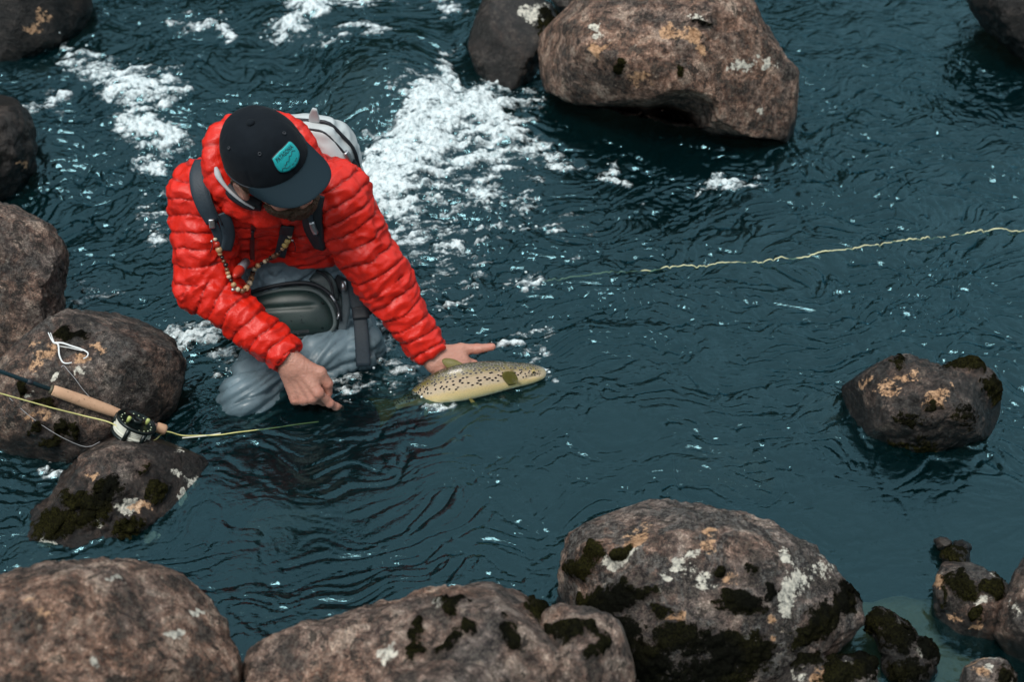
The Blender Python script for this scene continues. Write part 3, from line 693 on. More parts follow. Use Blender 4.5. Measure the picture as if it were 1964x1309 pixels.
D = D + kk * (-.008 * cre(q2 * np.array([5, 26, 2]) + .5 * wv_ + 2, .16) - .0065 * cre(q2 * np.array([7, 46, 2]) + .5 * wv_ + 9, .2) + .003 * n3(q2 * np.array([6, 16, 4]))) + .006 * low + .0012 * n3(V * 40)
V = V + N * D[:, None]
me = mesh_np('waders', V, F, M_WADER); attr(me, 'wet', sstep(.14, .0, V[:, 2] + .03 * n3(V * 12)))
waders = link('waders', me, person)

# ---- head frame
AZ, PT, RL = rad(45), rad(5), rad(19)
HF = np.array([math.sin(AZ) * math.cos(PT), -math.cos(AZ) * math.cos(PT), -math.sin(PT)])
HL = nrm(np.cross(Z3, HF)); HU = np.cross(HF, HL)
HU, HL = HU * math.cos(RL) - HL * math.sin(RL), HL * math.cos(RL) + HU * math.sin(RL)
HM = np.stack([HL, HF, HU])                 # rows: his left, forward, up
CB = at(505, 290, -.10)                     # middle of the cap's rim
def hp(l, f, u): return CB + HL * l + HF * f + HU * u
def sd_headonly(p):
    q = (p - CB) @ HM.T
    d = sd_ell(q, (0, -.006, -.018), (.075, .094, .100))
    d = smin(d, sd_ell(q, (0, .026, -.102), (.055, .066, .062)), .03)
    d = smin(d, sd_ell(q, (0, .060, -.128), (.026, .026, .022)), .02)                       # chin
    d = smin(d, sd_cone(q, np.array([0, .090, -.045]), np.array([0, .108, -.082]), .008, .0135), .012)   # nose
    for s in (-1, 1):
        d = smin(d, sd_ell(q, (s * .040, .068, -.080), (.022, .020, .018)), .02)            # cheek bones
        d = smax(d, -sd_ell(q, (s * .032, .098, -.050), (.018, .014, .011)), .010)          # eye sockets
        e = sd_ell(q, (s * .080, -.012, -.060), (.011, .020, .033)); e = smax(e, -sd_ell(q, (s * .093, -.010, -.058), (.010, .011, .020)), .006)
        d = smin(d, e, .008)
    d = smin(d, sd_ell(q, (0, .090, -.110), (.022, .010, .006)), .006)                       # lips
    d = smax(d, -sd_cone(q, np.array([-.02, .103, -.111]), np.array([.02, .103, -.111]), .0022, .0022), .003)
    d = smin(d, sd_cone(q, np.array([0, -.03, -.08]), (NECK - CB) @ HM.T + np.array([0, 0, 0.0]), .054, .058), .03)
    return d
def sd_body(p):
    d = sd_headonly(p)
    d = smin(d, sd_cone(p, NECK + [0, .03, -.04], PELV + [0, .06, -.02], .055, .06), .03)
    d = smin(d, sd_path(p, [NECK, SR, ER, WR], [.05, .05, .040, .027], .02), .02)
    d = smin(d, sd_path(p, [NECK, SL, EL, WL], [.05, .05, .040, .027], .02), .02)
    d = smin(d, sd_path(p, [PELV, at(562, 640, .07), K1], [.08, .07, .05], .02), .02)
    d = smin(d, sd_path(p, [PELV, at(655, 640, .09), K2], [.08, .07, .05], .02), .02)
    return d

# ---- hands
def hand_sdf(W, Fd, S, curls, thumb, size=1.0, spread=.0):
    """W wrist, Fd towards the knuckles, S towards the thumb; curls per finger (index..little) in degrees"""
    Fd = nrm(Fd); S = nrm(S - Fd * (S @ Fd)); N0 = np.cross(Fd, S)
    def mk(Nn):
        def L(f, s, n): return W + size * (Fd * f + S * s + Nn * n)
        kn = [(.088, .027), (.093, .007), (.088, -.014), (.079, -.033)]
        ln = [(.044, .026, .021), (.048, .030, .022), (.045, .028, .021), (.035, .021, .018)]
        rd = [(.0105, .0092, .0082, .0070), (.0108, .0096, .0084, .0072), (.0102, .0090, .0080, .0068), (.0090, .0080, .0070, .0060)]
        fing = []
        for k in range(4):
            a = 0; p = L(kn[k][0], kn[k][1], .004); ch = [p]
            dv = nrm(Fd + S * spread * (1.5 - k))
            for j in range(3):
                a += rad(curls[k][j]); p = p + size * ln[k][j] * (dv * math.cos(a) - Nn * math.sin(a)); ch.append(p)
            fing.append(ch)
        th = [L(*q) for q in thumb]
        def f(p):
            pal = None
            for k in range(4):
                e = sd_cone(p, L(.006, kn[k][1] * .62, -.002), fing[k][0], .0165 * size, .0125 * size)
                pal = e if pal is None else smin(pal, e, .014)
            pal = smin(pal, sd_ell(p, L(.045, .012, -.012), (.034 * size, .026 * size, .016 * size), np.stack([Fd, S, Nn])), .014)
            pal = smin(pal, sd_cone(p, L(-.07, 0, 0), L(.012, 0, 0), .027 * size, .0235 * size), .02)
            d = pal
            for k in range(4):
                e = sd_path(p, fing[k], [r * size for r in rd[k]], .004)
                for j in (0, 1, 2):                       # knuckle swell
                    e = smin(e, np.linalg.norm(p - fing[k][j] - Nn * .0015, axis=1) - rd[k][j] * 1.08 * size, .004)
                d = smin(d, e, .006)
                # tendons on the back
                d = smin(d, sd_cone(p, L(.02, kn[k][1] * .5, .0125), fing[k][0] + Nn * .0085 * size, .0032, .0050), .006)
            e = sd_path(p, th, [.0165 * size, .0135 * size, .0110 * size, .0085 * size], .006)
            return smin(d, e, .012)
        return f, fing, th
    return mk, N0
def add_nails(chains, Nn):
    out = []
    for ch in chains:
        a, b = ch[-2], ch[-1]; dv = nrm(b - a); n = nrm(Nn - dv * (Nn @ dv)); s = np.cross(dv, n)
        S_, F_ = ico(2); v = b + n * .0052 + S_[:, :1] * dv * .0058 + S_[:, 1:2] * s * .0046 + S_[:, 2:] * n * .0018
        out.append((v, F_.tolist()))
    return out
# right hand: back towards the camera, loosely closed, index finger pointing down to the water
FdR = nrm(at(596, 766, -.262) - WR); upR = at(620, 640, -.215) - at(560, 690, -.225)
mkR, N0 = hand_sdf(WR + FdR * .012, FdR, upR, [(34, 16, 10), (60, 62, 36), (68, 74, 42), (70, 76, 40)], [(.016, .020, -.006), (.050, .046, -.016), (.082, .044, -.026), (.104, .030, -.034)])
NnR = N0 if N0 @ (CAM - WR) > 0 else -N0
fR, fingR, thR = mkR(NnR)
# left hand: palm up under the fish, thumb stretched along the far side
FdL = nrm(np.array([.92, -.20, -.42])); upL = np.array([.10, .80, .45])
mkL, N0 = hand_sdf(WL + FdL * .006 + [0, -.005, -.004], FdL, upL, [(2, 4, 4), (2, 4, 4), (2, 4, 4), (2, 4, 4)], [(.014, .022, -.002), (.046, .046, -.006), (.080, .062, -.012), (.108, .074, -.034)], 1.02)
NnL = N0 if N0[2] < 0 else -N0
fL, fingL, thL = mkL(NnL)

t = NT('skin'); g = t.n('TexCoord').outputs['Object']
f1 = t.noise(g, 28, 5, .6); f2 = t.noise(g, 260, 3, .6); red = t.att('red')
c = t.mix(f1, RGB(.36, .170, .120), RGB(.56, .310, .235)); c = t.mix(t.math('MULTIPLY', red, .6), c, RGB(.52, .17, .125))
b = t.n('Bump', {'Strength': .6, 'Distance': .0016, 'Height': t.math('ADD', f2, t.math('ADD', f1, t.noise(g, 110, 4, .6)))}).outputs[0]
M_SKIN = t.out(t.n('BsdfPrincipled', {'Base Color': c, 'Roughness': .42, 'Specular IOR Level': .45, 'Normal': b, 'Subsurface Weight': .12, 'Subsurface Radius': (.012, .004, .002), 'Subsurface Scale': .4}).outputs[0])
Vb, Fb = nets(sd_body, [-.76, -.30, -.16], [-.02, .30, .76], .0075)
Vh, Fh = nets(sd_headonly, CB - np.array([.14, .14, .19]), CB + np.array([.14, .14, .11]), .0032)
keep = np.ones(len(Fb), bool)
inhead = (np.abs(Vb - CB - [0, 0, -.04]) < [.13, .13, .14]).all(1) & (((Vb - CB) @ HU) > -.15); keep &= ~inhead[Fb].all(1)
parts = [(Vb, Fb[keep], np.zeros(len(Vb))), (Vh, Fh, .35 * sstep(-.05, -.1, (Vh - CB) @ HU))]
for f, W, fing, th in ((fR, WR, fingR, thR), (fL, WL, fingL, thL)):
    pts = np.array([p for ch in fing for p in ch] + th + [W])
    V, F = nets(f, pts.min(0) - .035, pts.max(0) + .035, .0021)
    tips = np.array([ch[k] for ch in fing for k in (0, 1, 3)] + th[2:])
    dm = np.min(np.linalg.norm(V[:, None] - tips[None], axis=2), 1)
    V = V + nrm(grad(f, V)) * (.0006 * n3(V * 160) + .0005 * np.abs(n3(V * 320)))[:, None]
    parts.append((V, F, .25 + .75 * np.exp(-(dm / .014) ** 2)))
n = 0; VV = []; FF = []; RR = []
for V, F, r in parts: VV.append(V); FF.append(F + n); RR.append(r); n += len(V)
me = mesh_np('body', np.concatenate(VV), np.concatenate(FF), M_SKIN); attr(me, 'red', np.concatenate(RR))
body = link('body', me, person)
M_NAIL = plain('finger_nail', RGB(.60, .36, .30), .3, scale=20, bump=.02)
nl = add_nails(fingR[:1] + [thR], NnR) + add_nails([thL], -NnL * .4 + np.array([0, -.2, 1.]))
for v, f in nl: link('finger_nail', mesh_np('finger_nail', v, f, M_NAIL), body)
S_, F_ = ico(2)
for s in (-1, 1):
    link('eye', mesh_np('eye', hp(s * .032, .082, -.050) + S_ * .0115, F_, plain('eye_white', RGB(.6, .58, .55), .2)), body)

# ---- beard and hair
M_HAIR = plain('brown_hair', RGB(.075, .038, .018), .6, bump=.8, scale=300, var=.6, bdist=.006)
def sd_beard(p):
    q = (p - CB) @ HM.T
    shell = sd_headonly(p) - .010
    m = smax(q[:, 2] + .093 + .35 * np.abs(q[:, 1] - .06), -(q[:, 2] + .175), .01)
    m = smax(m, -(q[:, 1] - .012), .01)
    mouth = sd_ell(q, (0, .10, -.111), (.017, .022, .006))
    return smax(smax(shell, m, .012), -mouth, .005)
V, F = nets(sd_beard, CB - np.array([.14, .16, .22]), CB + np.array([.14, .14, .02]), .0030)
N = nrm(grad(sd_beard, V)); V = V + N * (.0035 * n3(V * 210) + .003 * n3(V * 90))[:, None]
link('beard', mesh_np('beard', V, F, M_HAIR), person)
def sd_hair(p):
    q = (p - CB) @ HM.T
    shell = sd_headonly(p) - .005
    m = smax(q[:, 2] - .02, -(q[:, 2] + .055 + .6 * np.maximum(0, q[:, 1] - .0)), .008); m = smax(m, q[:, 1] - .055, .01)
    ear = np.minimum(sd_ell(q, (.085, -.010, -.062), (.02, .020, .034)), sd_ell(q, (-.085, -.010, -.062), (.02, .020, .034)))
    return smax(smax(shell, m, .008), -ear, .006)
V, F = nets(sd_hair, CB - np.array([.13, .14, .12]), CB + np.array([.13, .14, .06]), .0032)
N = nrm(grad(sd_hair, V)); V = V + N * (.0025 * n3(V * 200))[:, None]
link('hair', mesh_np('hair', V, F, M_HAIR), person)

# ---- hood and collar
HP = [at(489, 388, -.075), at(445, 368, -.07), at(414, 328, -.05), at(413, 275, -.005), at(446, 240, .045), at(512, 232, .075), at(572, 258, .06), at(598, 318, .02), at(580, 372, -.04), at(520, 391, -.07), at(489, 394, -.078)]
HPs = catmull(HP, 26); HR = np.interp(np.linspace(0, 1, 26), [0, .1, .3, .5, .7, .9, 1], [.018, .021, .024, .026, .026, .022, .018])
def sd_hood(p):
    d = sd_path(p, HPs, HR)
    bowl = sd_ell(p, at(505, 318, .065), (.118, .080, .110)); bowl = smax(bowl, -sd_ell(p, CB + [0, -.01, -.03], (.105, .125, .14)), .02)
    lowc = sd_path(p, HPs - [0, 0, .035], HR + .004)
    d = smin(smin(d, bowl, .03), lowc, .02)
    return smax(d, -sd_ell(p, CB - HU * .03, (.092, .105, .13), HM), .008)
V, F = nets(sd_hood, [-.76, -.22, .30], [-.30, .22, .76], .0052)
N = nrm(grad(sd_hood, V))
dd = ((V[:, None] - HPs[None]) ** 2).sum(2); k = dd.argmin(1); ds = np.concatenate([[0], np.cumsum(np.linalg.norm(np.diff(HPs, axis=0), axis=1))])
Th = nrm(np.gradient(HPs, axis=0)); s = ds[k] + ((V - HPs[k]) * Th[k]).sum(1)
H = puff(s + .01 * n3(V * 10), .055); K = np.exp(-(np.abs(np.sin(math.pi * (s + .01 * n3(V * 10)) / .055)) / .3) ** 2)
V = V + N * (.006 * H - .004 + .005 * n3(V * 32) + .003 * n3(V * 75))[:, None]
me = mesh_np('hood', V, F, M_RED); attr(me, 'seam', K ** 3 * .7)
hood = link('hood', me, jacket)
fl = catmull([at(414, 322, -.062), at(421, 342, -.088), at(440, 366, -.103), at(464, 386, -.110), at(488, 400, -.114)], 18)
link('fleece_collar', mesh_np('fleece_collar', *tube(fl, np.interp(np.linspace(0, 1, 18), [0, .15, .4, 1], [.004, .0075, .004, .0025]), 10), M_LGREY), person)
fl = catmull([at(430, 352, -.06), at(450, 372, -.085), at(475, 388, -.095), at(500, 392, -.09)], 14)
link('base_layer_collar', mesh_np('base_layer_collar', *tube(fl, .016, 10), M_BLACK), person)

# ---- cap
t = NT('cap_cotton'); g = t.n('TexCoord').outputs['Object']
f1 = t.noise(g, 30, 5, .6); wv = t.noise(g, 900, 2, .5)
c = t.mix(f1, RGB(.0035, .0055, .0085), RGB(.008, .012, .017))
M_CAP = t.out(t.n('BsdfPrincipled', {'Base Color': c, 'Roughness': .85, 'Specular IOR Level': .12, 'Sheen Weight': .03, 'Normal': t.n('Bump', {'Strength': .3, 'Distance': .001, 'Height': wv}).outputs[0]}).outputs[0])
M_BRIM = plain('brim_cotton', RGB(.008, .019, .027), .8, spec=.15, bump=.25, scale=700, bdist=.001)
cap = link('cap', None, person); cap.location = person.matrix_basis.inverted() @ Vector(CB)
def crown(a, e, off=0.0):
    """a: angle from the front towards his left, e: 0 rim .. 1 top"""
    a = np.asarray(a, float); e = np.asarray(e, float)
    ph = e * math.pi / 2; r = np.cos(ph) ** .72; z = np.sin(ph) ** 1.02
    fr = .103 + off; lat = .087 + off; hh = .108 + off
    front = np.cos(a) > 0
    ff = np.where(front, fr, .100 + off)
    seam = np.exp(-((np.mod(a * 3 / math.pi + .5, 1) - .5) / .035) ** 2) * (r > .06)
    k = 1 - .014 * seam + .010 * np.maximum(0, np.cos(a)) ** 3 * np.sin(ph * 2)
    return CB + ((k * r * lat * np.sin(a))[..., None] * HL + (k * r * ff * np.cos(a))[..., None] * HF + (z * hh - .012)[..., None] * HU)
na, ne = 180, 40
A, E = np.meshgrid(np.linspace(0, 2 * math.pi, na, endpoint=False), np.linspace(0, .995, ne), indexing='ij')
def skinmesh(off):
    P = crown(A, E, off); d = .0012 * n3(P.reshape(-1, 3) * 28) + .0006 * n3(P.reshape(-1, 3) * 70)
    return P.reshape(-1, 3) + nrm(P.reshape(-1, 3) - CB) * d[:, None]
F = []
for i in range(na):
    for j in range(ne - 1): F.append((i * ne + j, ((i + 1) % na) * ne + j, ((i + 1) % na) * ne + j + 1, i * ne + j + 1))
F.append(tuple(i * ne + ne - 1 for i in range(na)))
link('crown', mesh_np('crown', skinmesh(0), F, M_CAP), cap)
v, f = lathe([(0, .009), (.003, .009), (.006, .007), (.0075, .003)], crown(np.array(0.), np.array(.985)) - HU * .001, HU, 16)
link('button', mesh_np('button', v, f, M_CAP), cap)
for a in (rad(32), rad(-32), rad(92), rad(-92)):
    p = crown(np.array(a), np.array(.55), .001); n_ = nrm(p - CB); v, f = lathe([(-.002, .0042), (.0012, .0042), (.0016, .003), (.0004, .0016), (-.001, .0012)], p, n_, 12)
    link('eyelet', mesh_np('eyelet', v, f, M_BLACK), cap)
nb, nr = 44, 14; V = []; F = []
for side in (1, -1):
    for i in range(nb):
        a = rad(-68) + rad(136) * i / (nb - 1)
        base = crown(np.array(a), np.array(.0), .001) + HU * .006
        x_ = math.sin(a); ext = .074 * max(0, 1 - abs(a / rad(68)) ** 3.2) ** .75
        for j in range(nr):
            u = j / (nr - 1); q = base + HF * ext * u + HL * .012 * x_ * u * (1 - abs(x_) ** 4)
            q = q - HU * (.010 * u * 1.0 + .016 * x_ * x_ * (.4 + .6 * u)) + HU * .0018 * side * (1 - u ** 8 * .8)
            V.append(q)
m0 = nb * nr
for i in range(nb - 1):
    for j in range(nr - 1):
        q = (i * nr + j, (i + 1) * nr + j, (i + 1) * nr + j + 1, i * nr + j + 1); F.append(q); F.append(tuple(m0 + k for k in q[::-1]))
    for j in (0, nr - 1): F.append((i * nr + j, (i + 1) * nr + j, m0 + (i + 1) * nr + j, m0 + i * nr + j)[:: 1 if j else -1])
link('brim', mesh_np('brim', np.array(V), F, M_BRIM), cap)
# sweat band edge
rim = np.array([crown(np.array(a), np.array(.0), .0005) for a in np.linspace(0, 2 * math.pi, 60)])
link('rim_seam', mesh_np('rim_seam', *tube(rim, .0022, 6, False), M_BLACK), cap)
# patch
PA0, PE0 = rad(4), .31
def patchpt(s, t_, off):
    return crown(PA0 + s / .098, PE0 + t_ / .168, off)
def patch_sheet(out, off, mat, name, parent):
    out = np.array(out); c0 = out.mean(0); rings = 7; n_ = len(out); V = [patchpt(*c0, off)]; F = []
    for r in range(1, rings + 1):
        for q in c0 + (out - c0) * r / rings: V.append(patchpt(q[0], q[1], off))
    for j in range(n_): F.append((0, 1 + j, 1 + (j + 1) % n_))
    for r in range(rings - 1):
        for j in range(n_): F.append((1 + r * n_ + j, 1 + (r + 1) * n_ + j, 1 + (r + 1) * n_ + (j + 1) % n_, 1 + r * n_ + (j + 1) % n_))
    b0 = len(V)
    for q in out: V.append(patchpt(q[0], q[1], off - .003))
    o0 = 1 + (rings - 1) * n_
    for j in range(n_): F.append((o0 + j, b0 + j, b0 + (j + 1) % n_, o0 + (j + 1) % n_))
    return link(name, mesh_np(name, np.array(V), F, mat), parent)
def patch_outline(w, h, x):
    p = [(-w, h * .80), (-w * .5, h * .97), (0, h), (w * .5, h * .97), (w, h * .80), (w + x, 0), (w * .93, -h * .62), (w * .45, -h * .93), (0, -h), (-w * .45, -h * .93), (-w * .93, -h * .62), (-w - x, 0)]
    return catmull(p + [p[0]], 49)[:-1]
M_TEAL = plain('turquoise_patch', RGB(.012, .40, .42), .6, scale=300, bump=.2)
M_INK = plain('dark_patch_ink', RGB(.008, .05, .065), .7)
pb = patch_sheet(patch_outline(.0375, .0275, .002), .0022, M_BLACK, 'patch', cap)
pt = patch_sheet(patch_outline(.0355, .0255, .002), .0032, M_TEAL, 'patch_face', pb)
def text_mesh(txt, size, spacing=1.0):
    cu = bpy.data.curves.new('txt', 'FONT'); cu.body = txt; cu.size = size; cu.align_x = 'CENTER'; cu.align_y = 'CENTER'; cu.space_character = spacing; cu.offset = size * .022
    ob = bpy.data.objects.new('txt', cu); COL.objects.link(ob); bpy.context.view_layer.update()
    me = bpy.data.meshes.new_from_object(ob.evaluated_get(bpy.context.evaluated_depsgraph_get()))
    V = np.array([v.co[:] for v in me.vertices]); F = [tuple(p.vertices) for p in me.polygons]
    bpy.data.objects.remove(ob); bpy.data.meshes.remove(me); bpy.data.curves.remove(cu)
    return V, F
V, F = text_mesh('PATAGONIA', .0125, 1.12)
sc = .059 / (V[:, 0].max() - V[:, 0].min()); V = V * [sc, 1.15, 1]
V = np.array([patchpt(x, 0.0142 + y_ - 3.2 * x * x, .0038) for x, y_, _ in V])
link('patch_lettering', mesh_np('patch_lettering', V, F, M_INK, False), pb)
rd_ = [(-.025, -.008), (-.022, -.003), (-.017, -.0045), (-.014, .0005), (-.011, -.001), (-.007, .003), (-.003, .001), (.001, .0045), (.005, .009), (.008, .006), (.012, .0075), (.017, .011), (.021, .008), (.024, .005)]
rp_ = [(x * 1.15, y_ * 1.1 - .006) for x, y_ in rd_]
V, F = tube(np.array([patchpt(x, y_, .0036) for x, y_ in rp_]), .0007, 5)
link('patch_ridge_line', mesh_np('patch_ridge_line', V, F, M_INK), pb)
ps = []
for i in range(11):
    x = -.018 + i * .0036
    if i in (4, 7): continue
    ps.append(tube(np.array([patchpt(x - .0012, -.0168 + 9 * x * x, .0036), patchpt(x + .0012, -.0168 + 9 * x * x, .0036)]), .0009, 4))
link('patch_small_print', mesh_np('patch_small_print', *merge(ps), M_INK), pb)
# ================================================================== things he wears or carries
# ---- backpack
BU = -AX; BR = nrm(np.array([.95, -.22, .08])); BR = nrm(BR - BU * (BR @ BU)); BBk = np.cross(BU, BR)     # up, right (picture), backwards
if BBk[1] < 0: BBk = -BBk
BM = np.stack([BR, BBk, BU]); BC = at(608, 372, .235)
def sd_bag(p):
    d = sd_box(p, BC, (.125, .075, .205), .060, BM)
    return smin(d, sd_box(p, BC + BU * .205, (.085, .035, .035), .020, BM), .05)
bag = thing('backpack', BC - BU * .2, 'pale grey roll-top waterproof backpack with black piping on the angler\'s back', 'backpack')
t = NT('coated_grey_fabric'); g = t.n('TexCoord').outputs['Object']; f1 = t.noise(g, 14, 5, .6); f2 = t.noise(g, 120, 3)
M_BAG = t.out(t.n('BsdfPrincipled', {'Base Color': t.mix(f1, RGB(.40, .45, .46), RGB(.58, .62, .63)), 'Roughness': .36, 'Specular IOR Level': .5, 'Normal': t.n('Bump', {'Strength': .2, 'Distance': .003, 'Height': t.math('ADD', f1, t.math('MULTIPLY', f2, .2))}).outputs[0]}).outputs[0])
V, F = nets(sd_bag, BC - .30, BC + .30, .0065); N = nrm(grad(sd_bag, V))
V = V + N * (.008 * n3(V * 13) + .004 * (1 - np.abs(n3(V * np.array([16, 16, 30]))) * 2))[:, None]
link('bag_shell', mesh_np('bag_shell', V, F, M_BAG), bag)
def bagpt(r, b, u, off=.004):
    p = BC + BR * r + BBk * b + BU * u
    for _ in range(12): p = p - (sd_bag(p[None])[0] - off) * nrm(grad(sd_bag, p[None])[0])
    return p
pip = np.array([bagpt(.20 * math.cos(a), .0, .30 * math.sin(a), .003) for a in np.linspace(-.6, math.pi + .6, 40)])
link('piping', mesh_np('piping', *tube(pip, .0045, 8), M_BLACK), bag)
pip = np.array([bagpt(.2 * math.cos(a), -.045, .30 * math.sin(a), .002) for a in np.linspace(-.2, math.pi + .2, 40)])
link('piping', mesh_np('piping', *tube(pip, .003, 8), M_BLACK), bag)
p0, n0 = march(660, 292, sd_bag, .004); p1, n1 = march(672, 308, sd_bag, .004); p2, n2_ = march(683, 326, sd_bag, .004)
bk = link('side_buckle', mesh_np('side_buckle', *ribbon([p0, (p0 + p1) / 2, p1], [n0, n0, n1], .014, .008, 10), M_GREYM), bag)
link('buckle_webbing', mesh_np('buckle_webbing', *ribbon([p1, (p1 + p2) / 2 + n1 * .004, p2], [n1, n1, n2_], .018, .005, 12), M_BLACK), bk)
v, f = merge([ribbon([BC + BU * .235 + BR * x, BC + BU * .262 + BR * (x + .004), BC + BU * .285 + BR * (x + .010)], [-BBk] * 3, [.030, .024, .010], .004, 8) for x in (.045,)])
link('roll_top_tab', mesh_np('roll_top_tab', v, f, M_BAG), bag)
# shoulder straps of the backpack
def strap(name, pts, w, th, mat, f, parent, off=.004, n=26):
    P, N = snap(pts, f, off); return link(name, mesh_np(name, *ribbon(P, N, w, th, n), mat), parent)
def sd_jh(p): return np.minimum(sd_jacket(p), sd_hood(p) + .012)
st = strap('shoulder_strap', [(385, 312), (380, 335), (384, 365), (394, 395), (408, 425)], [.026, .036, .040, .038, .030], .010, M_NAVY, sd_jacket, bag)
strap('strap_edge', [(396, 325), (400, 360), (408, 390), (424, 428)], .004, .013, M_BLACK, sd_jacket, st)
strap('strap_buckle', [(405, 420), (406, 428), (407, 436)], .013, .006, M_GREYM, sd_jacket, st, .014, 8)
strap('webbing', [(408, 428), (416, 446), (424, 468), (428, 480)], .020, .004, M_NAVY, sd_jacket, st, .008)
st = strap('shoulder_strap', [(606, 372), (600, 400), (602, 435), (616, 472)], [.042, .046, .046, .030], .012, M_BLACK, sd_jacket, bag)
strap('strap_buckle', [(598, 424), (602, 436), (607, 446)], .012, .008, M_GREYM, sd_jacket, st, .016, 8)
strap('webbing', [(594, 405), (598, 430), (606, 452)], .012, .004, M_NAVY, sd_jacket, st, .017)

# ---- hip pack on his belly
hip = thing('hip_pack', at(560, 600, .0), 'dark green moulded hip pack strapped across the angler\'s waders', 'hip pack')
HC_ = at(558, 594, -.015); hw = nrm(np.array([.02, -.80, .60])); hu_ = nrm(np.cross(Z3, hw)); hv_ = np.cross(hw, hu_)
def hipplane(px, py, off=0.):
    d = rayd(px, py); o = HC_ + hw * off; return CAM + d * (((o - CAM) @ hw) / (d @ hw))
def inflate(pts, off, depth, power, sub=5, seed=0, wob=.002, back=1.0):
    pts = np.array(pts, float); q = np.array([hipplane(x, y_, off) for x, y_ in pts]); c0 = q.mean(0)
    u_ = (q - c0) @ hu_; v_ = (q - c0) @ hv_
    S, F = ico(sub); th = np.arctan2(S[:, 1], S[:, 0]); s = np.clip(np.hypot(S[:, 0], S[:, 1]), 0, 1); cz = S[:, 2]
    R = outline_r(np.stack([u_, -v_], 1), 0, 0, th)
    k = (s ** power + np.abs(cz) ** power) ** (-1 / power)
    V = c0 + (R * s * k)[:, None] * (np.cos(th)[:, None] * hu_ + np.sin(th)[:, None] * hv_) + (np.where(cz > 0, depth, depth * back) * cz * k)[:, None] * hw
    V = V + hw * (wob * n3(V * 22 + seed))[:, None]
    return V, F
t = NT('moulded_panel'); g = t.n('TexCoord').outputs['Object']; f1 = t.noise(g, 10, 5, .6); drops = t.ramp(t.noise(g, 55, 4, .7, .4), [(.60, 0.0), (.66, 1.0)])
c = t.mix(f1, RGB(.010, .022, .022), RGB(.022, .050, .047)); c = t.mix(t.math('MULTIPLY', drops, .7), c, RGB(.005, .009, .010))
M_PANEL = t.out(t.n('BsdfPrincipled', {'Base Color': c, 'Roughness': t.math('SUBTRACT', .42, t.math('MULTIPLY', drops, .2)), 'Specular IOR Level': .5, 'Normal': t.n('Bump', {'Strength': .15, 'Distance': .002, 'Height': t.noise(g, 300, 3)}).outputs[0]}).outputs[0])
M_PACK = plain('wet_pack_fabric', RGB(.050, .070, .072), .45, bump=.25, scale=90, var=.45)
V, F = inflate([(430, 568), (480, 548), (560, 534), (612, 530), (648, 552), (662, 590), (658, 640), (620, 654), (540, 660), (450, 640)], -.03, .045, 3.5, seed=3, wob=.006)
link('pack_shell', mesh_np('pack_shell', V, F, M_PACK), hip)
pan = [(448, 585), (500, 566), (552, 556), (600, 558), (628, 578), (641, 606), (640, 628), (622, 640), (560, 648), (500, 648), (455, 625)]
V, F = inflate(pan, .004, .034, 2.8, sub=6, seed=5, wob=.001, back=.4)
q = (V - V.mean(0)); uu, vv_ = q @ hu_, q @ hv_
V = V + hw * (-.004 * np.exp(-((vv_ - .018 - .05 * uu) / .007) ** 2) * sstep(.08, .05, np.abs(uu)))[:, None]
link('front_panel', mesh_np('front_panel', V, F, M_PANEL), hip)
lp = catmull(np.array([hipplane(x, y_, .014) for x, y_ in pan + pan[:1]]), 80)
link('trim', mesh_np('trim', *tube(lp, .0058, 8, False), plain('grey_trim', RGB(.085, .115, .118), .6, scale=150, bump=.3)), hip)
zp = catmull(np.array([hipplane(x, y_, .020) for x, y_ in [(452, 572), (500, 555), (555, 544), (598, 545), (630, 562), (648, 590), (652, 615)]]), 50)
zz = link('zip', mesh_np('zip', *tube(zp, .0052, 8), M_BLACK), hip)
zt = zp[34:39] + hw * .006
link('zip_pull', mesh_np('zip_pull', *tube(zt, .003, 6), M_GREYM), zz)
link('zip_pull', mesh_np('zip_pull', *tube(np.array([hipplane(648, 600, .03), hipplane(650, 606, .034), hipplane(646, 612, .032)]), .003, 6), M_GREYM), zz)
V, F = inflate([(590, 535), (612, 518), (632, 524), (645, 545), (650, 575), (630, 570), (605, 550)], .004, .018, 2.6, seed=9, wob=.002)
pk = link('top_pocket', mesh_np('top_pocket', V, F, M_PACK), hip)
link('pocket_zip', mesh_np('pocket_zip', *tube(catmull(np.array([hipplane(x, y_, .020) for x, y_ in [(606, 519), (622, 528), (634, 545), (640, 570)]]), 16), .0032, 6), M_BLACK), pk)
V, F = text_mesh('patagonia', .013)
V = np.array([hipplane(572 + x * 830, 636 - y_ * 830 - x * 60, .038) for x, y_, _ in V])
link('panel_lettering', mesh_np('panel_lettering', V, F, M_BLACK, False), hip)
def hipstrap(name, pts, w, th, mat, par=hip):
    P = np.array([hipplane(*q) for q in pts]); N = np.tile(hw, (len(P), 1)); return link(name, mesh_np(name, *ribbon(P, N, w, th, 24), mat), par)
hipstrap('side_webbing', [(662, 545, .0), (664, 590, .006), (655, 640, .004)], .020, .005, plain('grey_webbing', RGB(.06, .085, .10), .6, scale=240, bump=.4))
hipstrap('waist_belt', [(640, 540, -.01), (680, 560, -.02), (712, 600, -.05)], .040, .008, M_BLACK)
Pw = np.array([hipplane(676, 520, .0), hipplane(685, 580, .02), hipplane(690, 600, .024), atz(694, 650, .075), atz(697, 703, .022)])
link('hanging_strap', mesh_np('hanging_strap', *ribbon(Pw, np.tile(hw, (5, 1)), .034, .0035, 30), M_NAVY), hip)
P2 = np.array([hipplane(690, 588, .030), hipplane(692, 600, .030), hipplane(693, 612, .032)])
link('strap_keeper', mesh_np('strap_keeper', *ribbon(P2, np.tile(hw, (3, 1)), .040, .005, 8), M_BLACK), hip)
